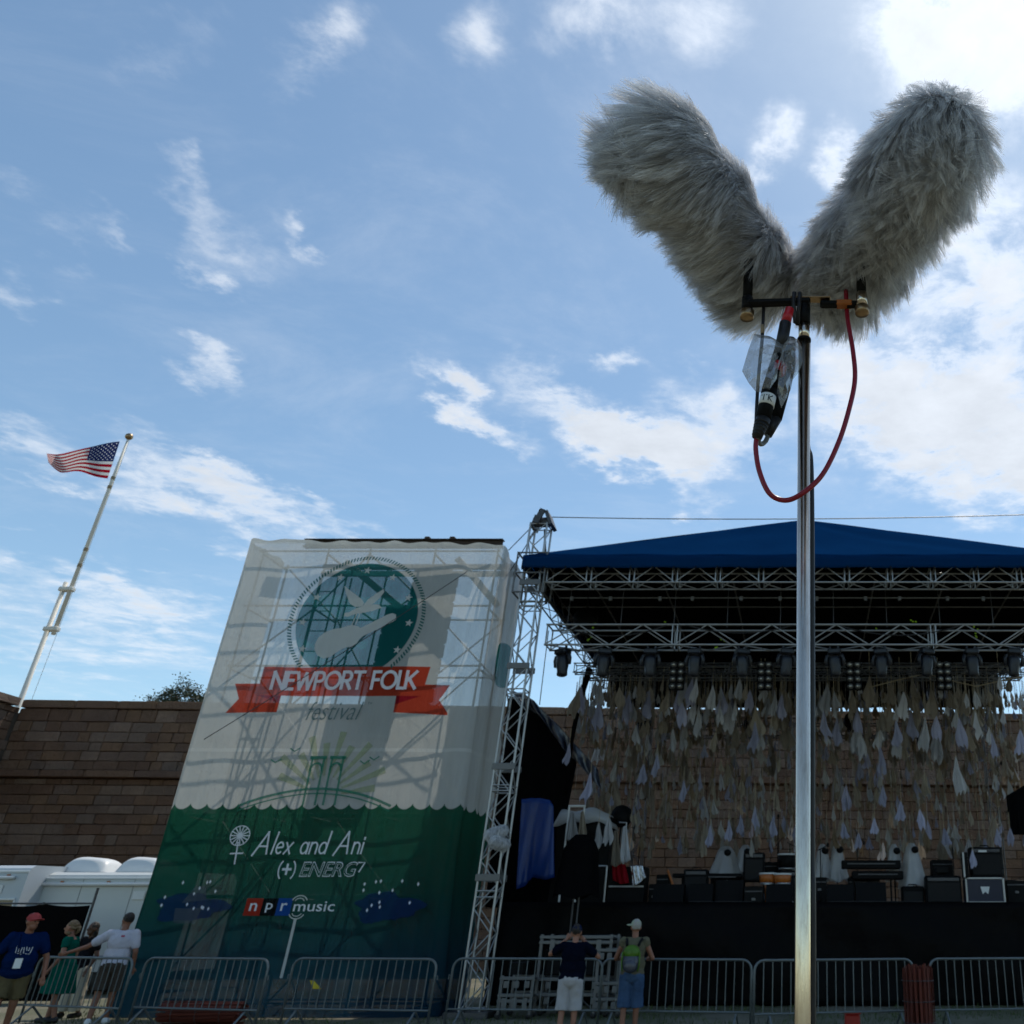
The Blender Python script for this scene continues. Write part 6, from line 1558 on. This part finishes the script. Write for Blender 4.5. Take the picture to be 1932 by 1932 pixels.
def fur(parent, A, B, R0, R1, n, length, seed, width=.0009, nclump=700, comb=(0, 0, -1), K=7, wave=.006, droop=1.0, stand=.55, lock=.58):
    rg = np.random.default_rng(seed); A, B = np.array(A, float), np.array(B, float)
    comb = np.array(comb, float)
    ax = (B - A) / np.linalg.norm(B - A)
    fd = rg.normal(size=(10, 3)); fd /= np.linalg.norm(fd, axis=1)[:, None]; ff = rg.uniform(22, 110, 10); fp = rg.uniform(0, 6.28, 10); fa = rg.normal(size=(10, 3)) * .065
    def flow(p, nrm):
        v = sum(np.sin((p @ fd[k]) * ff[k] + fp[k])[:, None] * fa[k] for k in range(10)); return v - (v * nrm).sum(1)[:, None] * nrm
    def grow(pos, nrm, ln, rnd):
        ln = ln * (1 - .60 * np.clip((-(nrm @ comb) / np.linalg.norm(comb) - .55) / .4, 0, 1))     # short where the pile parts
        g = np.array([0, 0, -1.0]); cm = comb - (nrm @ comb)[:, None] * nrm
        cm = cm + flow(pos, nrm); d = nrm * stand + cm * .95 + rnd * .06; d /= np.linalg.norm(d, axis=1)[:, None]
        pts = [pos]; p = pos; lay = .012 + .010 * sum(np.sin((pos @ fd[k]) * ff[k] * 1.3 + fp[k]) for k in range(3)) / 1.7 + rg.uniform(-.004, .006, len(pos))
        for k in range(1, K):
            f = k / (K - 1)
            dd = d + (g - (nrm @ g)[:, None] * nrm * .55) * (droop * f) + cm * .25 * f; dd /= np.linalg.norm(dd, axis=1)[:, None]
            p = p + dd * (ln / (K - 1))[:, None]
            q = p - A; s_ = np.clip(q @ ax, 0, np.linalg.norm(B - A)); c = A + s_[:, None] * ax; v = p - c
            l = np.linalg.norm(v, axis=1); mn = R0 + (R1 - R0) * s_ / np.linalg.norm(B - A) + .003 + lay * f
            p = c + v * (np.maximum(l, mn) / l)[:, None]; pts.append(p)
        return np.stack(pts, 1)
    cu, cp = rg.random(nclump), rg.random(nclump) * 2 * np.pi
    cpos, cn = capsule_surface(cu, cp, A, B, R0, R1)
    cl = length * rg.uniform(.8, 1.2, nclump); cr = rg.normal(size=(nclump, 3)); C = grow(cpos, cn, cl, cr)
    # a wave shared by the hairs of one lock
    side = np.cross(C[:, -1] - C[:, 0], cn); side /= (np.linalg.norm(side, axis=1)[:, None] + 1e-9)
    fk = np.linspace(0, 1, K); wph = rg.uniform(0, 6.28, nclump); wf = rg.uniform(3, 8, nclump)
    C = C + side[:, None, :] * (wave * fk[None, :] * np.sin(wf[:, None] * fk[None, :] + wph[:, None]))[:, :, None]
    u, ph = rg.random(n), rg.random(n) * 2 * np.pi
    pos, nrm = capsule_surface(u, ph, A, B, R0, R1)
    kd = KDTree(nclump)
    for i in range(nclump): kd.insert(cpos[i], i)
    kd.balance(); idx = np.array([kd.find(p)[1] for p in pos])
    ln = length * rg.uniform(.65, 1.12, n); H_ = grow(pos, nrm, ln, rg.normal(size=(n, 3)) * .8)
    w = (fk ** .9) * lock; w = w[None, :] * np.where(rg.random(n) < .12, .25, 1.0)[:, None]
    off = (pos - cpos[idx])[:, None, :] * (1 - .55 * fk[None, :, None])
    H_ = H_ * (1 - w[:, :, None]) + (C[idx] + off) * w[:, :, None]
    H_ += rg.normal(size=H_.shape) * .0012 * fk[None, :, None]
    tan = np.gradient(H_, axis=1); sd = np.cross(tan, rg.normal(size=(n, 1, 3))); sd /= (np.linalg.norm(sd, axis=2)[:, :, None] + 1e-9)
    wd = width * (1 - .75 * fk) * .5; Lf = H_ - sd * wd[None, :, None]; Rt = H_ + sd * wd[None, :, None]
    V = np.stack([Lf, Rt], 2).reshape(-1, 3)
    Wi = np.array(WM[parent.name].inverted()); V = V @ Wi[:3, :3].T + Wi[:3, 3]
    k = np.arange(K - 1); q = np.stack([2 * k, 2 * k + 1, 2 * k + 3, 2 * k + 2], 1)
    Fc = (np.arange(n)[:, None, None] * (2 * K) + q[None]).reshape(-1, 4)
    me = bpy.data.meshes.new('fur'); me.vertices.add(len(V)); me.vertices.foreach_set('co', V.astype(np.float32).ravel())
    me.loops.add(Fc.size); me.loops.foreach_set('vertex_index', Fc.ravel().astype(np.int32))
    me.polygons.add(len(Fc)); me.polygons.foreach_set('loop_start', (np.arange(len(Fc)) * 4).astype(np.int32)); me.polygons.foreach_set('loop_total', np.full(len(Fc), 4, np.int32))
    me.polygons.foreach_set('use_smooth', np.ones(len(Fc), bool))
    me.materials.append(m_fur); me.update(calc_edges=True)
    tone = np.repeat(np.clip(.78 + rg.normal(size=nclump)[idx] * .26 + rg.normal(size=n) * .14, .3, 1.25), 2 * K).astype(np.float32)
    at = me.attributes.new('tone', 'FLOAT', 'POINT'); at.data.foreach_set('value', tone)
    return new_obj('fur', me, parent, WM[parent.name].copy())
def blimp(label, A, B, R0, R1, n, length, seed, **kw):
    t = thing('furry_windshield', tuple((Vector(A) + Vector(B)) / 2), label, 'windshield')
    mb = MB(); A_, B_ = Vector(A), Vector(B); ax = (B_ - A_).normalized(); pts, rs = [], []
    for k in range(7): a = math.pi / 2 * (1 - k / 6); pts.append(A_ - ax * R0 * math.sin(a)); rs.append(max(.004, R0 * math.cos(a)))
    for k in range(1, 5): pts.append(A_.lerp(B_, k / 5)); rs.append(R0 + (R1 - R0) * k / 5)
    for k in range(7): a = math.pi / 2 * k / 6; pts.append(B_ + ax * R1 * math.sin(a)); rs.append(max(.004, R1 * math.cos(a)))
    mb.tube(pts, rs, 24).build('core', m_furcore, t, True)
    fur(t, A, B, R0, R1, n, length, seed, **kw); return t
BZm = P(1517, 575, 1.31).z
BZf = P(1517, 575, 1.35).z + .012
blimp('grey long-haired microphone windshield tilting towards the banner, banner-side of the pair', (-.089, 1.434, 2.856), (-.232, 1.128, 2.862), .063, .066, 70000, .128, 3, comb=(-.85, -.30, -.45), width=.00102, nclump=3600, stand=.05, droop=.6, wave=.006, K=8, lock=.60)
blimp('grey long-haired microphone windshield, the one with matted front locks at the photo edge', (.080, 1.434, 2.856), (.232, 1.105, 2.868), .062, .066, 70000, .126, 9, comb=(-.25, -.15, -.95), width=.00102, nclump=2800, stand=.05, droop=.7, wave=.013, K=8, lock=.66)

PX, PY = 0.0, 1.31
ms = thing('microphone_stand', (PX, PY, 0), 'tall chromed pole stand carrying the two furry windshields', 'stand')
ztop_ = BZm - .045
MB().tube([(PX - .004, PY, .35), (PX - .002, PY, 1.5), (PX, PY, ztop_ - .035)], .0108, 24).build('pole', m_chrome, ms, True)
MB().tube([(PX, PY, ztop_ - .035), (PX, PY, ztop_)], .0104, 20).build('thread_adapter', m_chrome, ms, True)
MB().tube([(PX, PY, ztop_ - .039), (PX, PY, ztop_ - .034)], .0128, 20).build('ring', m_black, ms, True)
MB().tube([(PX, PY, ztop_), (PX, PY, BZm - .004)], .0115, 16).build('swivel', m_black, ms, True)
for k in range(3):
    a = k * 2.094 + .6; MB().tube([(PX, PY, .42), (PX + .2 * math.cos(a), PY + .2 * math.sin(a), .25), (PX + .45 * math.cos(a), PY + .45 * math.sin(a), .012)], .010, 10).build('leg', m_chrome, ms, True)
MB().tube([(PX, PY, .30), (PX, PY, .48)], .02, 14).build('collar', m_black, ms, True)
# stereo bar
sb = thing('stereo_bar', (PX, PY, BZm), 'black stereo bar with brass thumb screws across the pole top', 'bar')
xl, xr = XP(1410, PY, BZm), XP(1626, PY, BZm)
MB().bbox(((xl + .012) / 2 , PY - .004, BZm + .002), (-xl + .012, .016, .012), .003, Matrix.Rotation(R(-2.2), 3, 'Y')).build('bar_arm', m_black, sb)
MB().bbox(((xr + .03) / 2, PY + .004, BZm + .004), (xr - .03, .016, .011), .003, Matrix.Rotation(R(.5), 3, 'Y')).build('bar_arm', m_black, sb)
MB().bbox((.012, PY, BZm + .013), (.075, .018, .004), .001).build('centre_plate', m_brass, sb)
MB().bbox((.075, PY + .004, BZm + .0045), (.030, .0172, .0122), .002).build('tape', mat('orange tape', (.35, .10, .015), .5), sb)
for x, dz in ((xl, -.004), (xr, .006)):
    MB().lathe([(.004, -.028), (.0125, -.027), (.0135, -.022), (.0135, -.012), (.006, -.010)], T(x, PY, BZm + dz), 20).build('thumb_screw', m_brass, sb, True)
    MB().tube([(x, PY, BZm + dz - .008), (x, PY, BZm + dz + .020)], .0105, 16).build('stud_base', m_chrome if x > 0 else m_black, sb, True)
    MB().tube([(x, PY, BZm + dz + .019), (x, PY, BZm + dz + .11)], .0092, 16).build('stud', m_black, sb, True)
MB().tube([(-.018, PY - .012, BZm + .018), (-.020, PY - .016, BZm - .005), (-.016, PY - .012, BZm - .05), (-.012, PY - .013, BZm - .055), (-.009, PY - .014, BZm - .01), (-.008, PY - .012, BZm + .018)], .0042, 10).build('cord_tie', m_rubber, sb, True)
# cables and connectors
Yc = 1.27
def smooth_path(pts, n=8):
    out = []; m = len(pts)
    for i in range(m - 1):
        p0, p1, p2, p3 = pts[max(i - 1, 0)], pts[i], pts[i + 1], pts[min(i + 2, m - 1)]
        for k in range(n):
            t = k / n; out.append(.5 * ((2 * p1) + (p2 - p0) * t + (2 * p0 - 5 * p1 + 4 * p2 - p3) * t * t + (3 * p1 - p0 - 3 * p2 + p3) * t ** 3))
    out.append(pts[-1]); return out
rc = thing('red_cable', tuple(P(1480, 945, Yc)), 'dark red cable looping down from the windshield and across the pole', 'cable')
pr_ = [(1596, 548, 1.33), (1599, 600, 1.32), (1609, 660, 1.29), (1613, 715, 1.28), (1602, 772, Yc), (1582, 835, Yc), (1552, 895, 1.265), (1515, 930, 1.26), (1482, 944, Yc), (1452, 931, Yc), (1433, 890, Yc), (1426, 848, Yc), (1428, 822, Yc)]
MB().tube(smooth_path([P(*q) for q in pr_]), .0043, 12).build('sheath', m_red_rubber, rc, True)
def connector(label, pts, rads, mtl_list, Y, band=None):
    t = thing('cable_connector', tuple(P(*pts[-1], Y)), label, 'connector')
    for i in range(len(pts) - 1):
        MB().tube([P(*pts[i], Y), P(*pts[i + 1], Y)], [rads[i][0], rads[i][1]], 18).build(('tail', 'sleeve', 'barrel', 'barrel', 'boot')[i % 5], mtl_list[i], t, True)
    return t
m_redtape = mat('red tape', (.45, .012, .02), .35)
cn1 = connector('taped black connector hanging below the bar, with white label', [(1490, 583), (1482, 610), (1473, 660), (1452, 735), (1440, 790), (1428, 826)],
                [(.008, .0095), (.0105, .0112), (.0112, .0135), (.0135, .0130), (.0125, .0085)], [m_redtape, m_rubber, m_blackplastic, m_blackplastic, m_rubber], 1.265)
a, b = P(1455, 726, 1.265), P(1453, 733, 1.265)
MB().tube([P(1471, 688, 1.265), P(1466.5, 703, 1.265)], .0138, 18).build('red_band', m_redtape, cn1, True)
MB().tube([P(1449.5, 748, 1.265), P(1445.5, 767, 1.265)], .0140, 20).build('label_tape', m_white, cn1, True)
for k in range(5): MB().tube([P(1437.5 - k * 2.0, 797 + k * 5.6, 1.265), P(1436.7 - k * 2.0, 799.5 + k * 5.6, 1.265)], .0131 - k * .0009, 16).build('boot_ridge', m_rubber, cn1, True)
ax_ = (P(1445.5, 767, 1.265) - P(1449.5, 748, 1.265)).normalized(); ex = Vector((1, 0, 0)) - ax_ * ax_.x; ex.normalize(); ez = -ax_; ny = ex.cross(ez)
if ny.y > 0: ny = -ny
cc = P(1447.5, 757.5, 1.265)
def stroke3(pts, w=.0016):
    mb = MB()
    for q in ribbon(pts, w):
        vs = []
        for (u, v) in q: a_ = u / .0146; vs.append(cc + ex * (.0146 * math.sin(a_)) + ny * (.0146 * math.cos(a_)) + ez * v)
        mb.add(vs, [tuple(range(4))])
    return mb
lt = MB()
for pts in ([(-.0105, .0045), (-.0005, .0045)], [(-.0055, .0045), (-.0055, -.0055)], [(.003, .005), (.003, -.0055)], [(.0095, .005), (.0035, -.0002)], [(.0035, -.0002), (.0095, -.0055)]):
    m_ = stroke3(pts); lt.add(m_.v, m_.f)
lt.build('lettering', m_black, cn1)
cn2 = connector('second black connector hanging just behind the labelled one', [(1492, 640), (1488, 690), (1474, 745), (1462, 790), (1449, 822)], [(.009, .0125), (.0125, .0130), (.0130, .0125), (.012, .007)], [m_rubber, m_blackplastic, m_blackplastic, m_rubber], 1.305)
MB().tube(smooth_path([P(1449, 822, 1.305), P(1444, 833, 1.30), P(1436, 838, 1.29), P(1431, 832, 1.275), P(1430, 824, 1.266)]), .0042, 10).build('tail', mat('grey cable', (.12, .12, .11), .5), cn2, True)
bc = thing('thin_black_cable', tuple(P(1430, 790, 1.33)), 'thin black cable with tan ferrule hanging behind the plastic bag', 'cable')
MB().tube(smooth_path([P(1441, 575, 1.32), P(1438, 640, 1.305), P(1432, 700, 1.295), P(1428, 760, 1.285), P(1426, 815, 1.28)]), .0032, 10).build('sheath', m_rubber, bc, True)
MB().tube([P(1439, 614, 1.311), P(1438.3, 630, 1.307)], .0037, 10).build('ferrule', m_tanwood, bc, True)
pc = thing('pole_cable', (.012, PY + .02, 0), 'thick black cable running down behind the chrome pole', 'cable')
MB().tube(smooth_path([Vector((.006, PY + .02, ztop_ - .02)), Vector((.004, PY + .022, 2.4)), P(1528, 870, 1.332), P(1530, 1000, 1.332), P(1530.5, 1300, 1.332), P(1530, 1600, 1.332), P(1531, 1932, 1.332), Vector((.0, 1.45, .3)), Vector((-.1, 1.6, .01))]), .0062, 12).build('sheath', m_rubber, pc, True)
# clear plastic bag tied round the connectors
def film_mat():
    m, o = base_mat('clear film'); nt = X.nt
    t = nt.nodes.new('ShaderNodeBsdfTransparent'); t.inputs[0].default_value = (.93, .94, .95, 1)
    g = nt.nodes.new('ShaderNodeBsdfGlossy'); g.inputs['Roughness'].default_value = .12
    d = nt.nodes.new('ShaderNodeBsdfTranslucent'); d.inputs[0].default_value = (.75, .76, .78, 1)
    d2 = nt.nodes.new('ShaderNodeBsdfDiffuse'); d2.inputs[0].default_value = (.6, .61, .63, 1)
    lw = nt.nodes.new('ShaderNodeLayerWeight'); lw.inputs[0].default_value = .35
    a = nt.nodes.new('ShaderNodeMixShader'); nt.links.new(lw.outputs['Facing'], a.inputs[0]); nt.links.new(t.outputs[0], a.inputs[1]); nt.links.new(g.outputs[0], a.inputs[2])
    k = nt.nodes.new('ShaderNodeMixShader'); k.inputs[0].default_value = .5; nt.links.new(d.outputs[0], k.inputs[1]); nt.links.new(d2.outputs[0], k.inputs[2])
    tc_ = nt.nodes.new('ShaderNodeTexCoord'); n = xnoise(X(tc_.outputs['Object']), 45, 4, .6)
    b = nt.nodes.new('ShaderNodeMixShader'); nt.links.new(_v(.24 + sstep(.5, .75, n) * .32), b.inputs[0]); nt.links.new(a.outputs[0], b.inputs[1]); nt.links.new(k.outputs[0], b.inputs[2])
    nt.links.new(b.outputs[0], o.inputs['Surface']); return m
m_film = film_mat()
bg_ = thing('plastic_bag', tuple(P(1465, 690, 1.31)), 'crumpled clear plastic bag tied round the connectors', 'bag')
def crumple(outline, Y, c, bulge, seed, rings=5):
    """a puffed, creased film between an outline and a gathered point"""
    rn = random.Random(seed); n = len(outline); mb = MB(); vs = []
    for r in range(rings + 1):
        f = r / rings
        for i, (px, py) in enumerate(outline):
            q = (c[0] + (px - c[0]) * f + rn.uniform(-3, 3) * (0 < r < rings), c[1] + (py - c[1]) * f + rn.uniform(-3, 3) * (0 < r < rings))
            vs.append(P(q[0], q[1], Y + bulge * math.sin(f * math.pi * .9 + .2) * (.6 + .6 * rn.random()) + rn.uniform(-.004, .004)))
    fs = [(r * n + i, r * n + (i + 1) % n, (r + 1) * n + (i + 1) % n, (r + 1) * n + i) for r in range(rings) for i in range(n)]
    mb.add(vs, fs); return mb
crumple([(1478, 648), (1452, 634), (1423, 630), (1412, 660), (1400, 700), (1412, 722), (1425, 738), (1448, 744), (1462, 722), (1470, 690)], 1.265, (1474, 672), -.022, 3).build('film', m_film, bg_)
crumple([(1478, 648), (1452, 634), (1423, 630), (1412, 660), (1400, 700), (1412, 722), (1425, 738), (1448, 744), (1462, 722), (1470, 690)], 1.295, (1474, 672), .02, 6).build('film', m_film, bg_)
crumple([(1474, 650), (1490, 636), (1506, 640), (1514, 656), (1515, 682), (1506, 704), (1496, 716), (1492, 735), (1484, 752), (1474, 770), (1466, 740), (1470, 700)], 1.262, (1482, 676), -.02, 9).build('film', m_film, bg_)
crumple([(1474, 650), (1490, 636), (1506, 640), (1514, 656), (1515, 682), (1506, 704), (1496, 716), (1492, 735), (1484, 752), (1474, 770), (1466, 740), (1470, 700)], 1.305, (1482, 676), .015, 12).build('film', m_film, bg_)

# two small furry windshields clamped to the lattice tower
def small_blimp(label, a, b, seed):
    t = blimp(label, a, b, .10, .11, 5000, .085, seed, nclump=400, width=.006, wave=.01, stand=.3); return t
small_blimp('small grey furry windshield clamped high on the lattice tower side', tuple(P(948, 1566, 20.0)), tuple(P(926, 1574, 19.9)), 31)
small_blimp('small grey furry windshield clamped just below the other on the tower', tuple(P(952, 1592, 20.1)), tuple(P(934, 1586, 19.85)), 33)
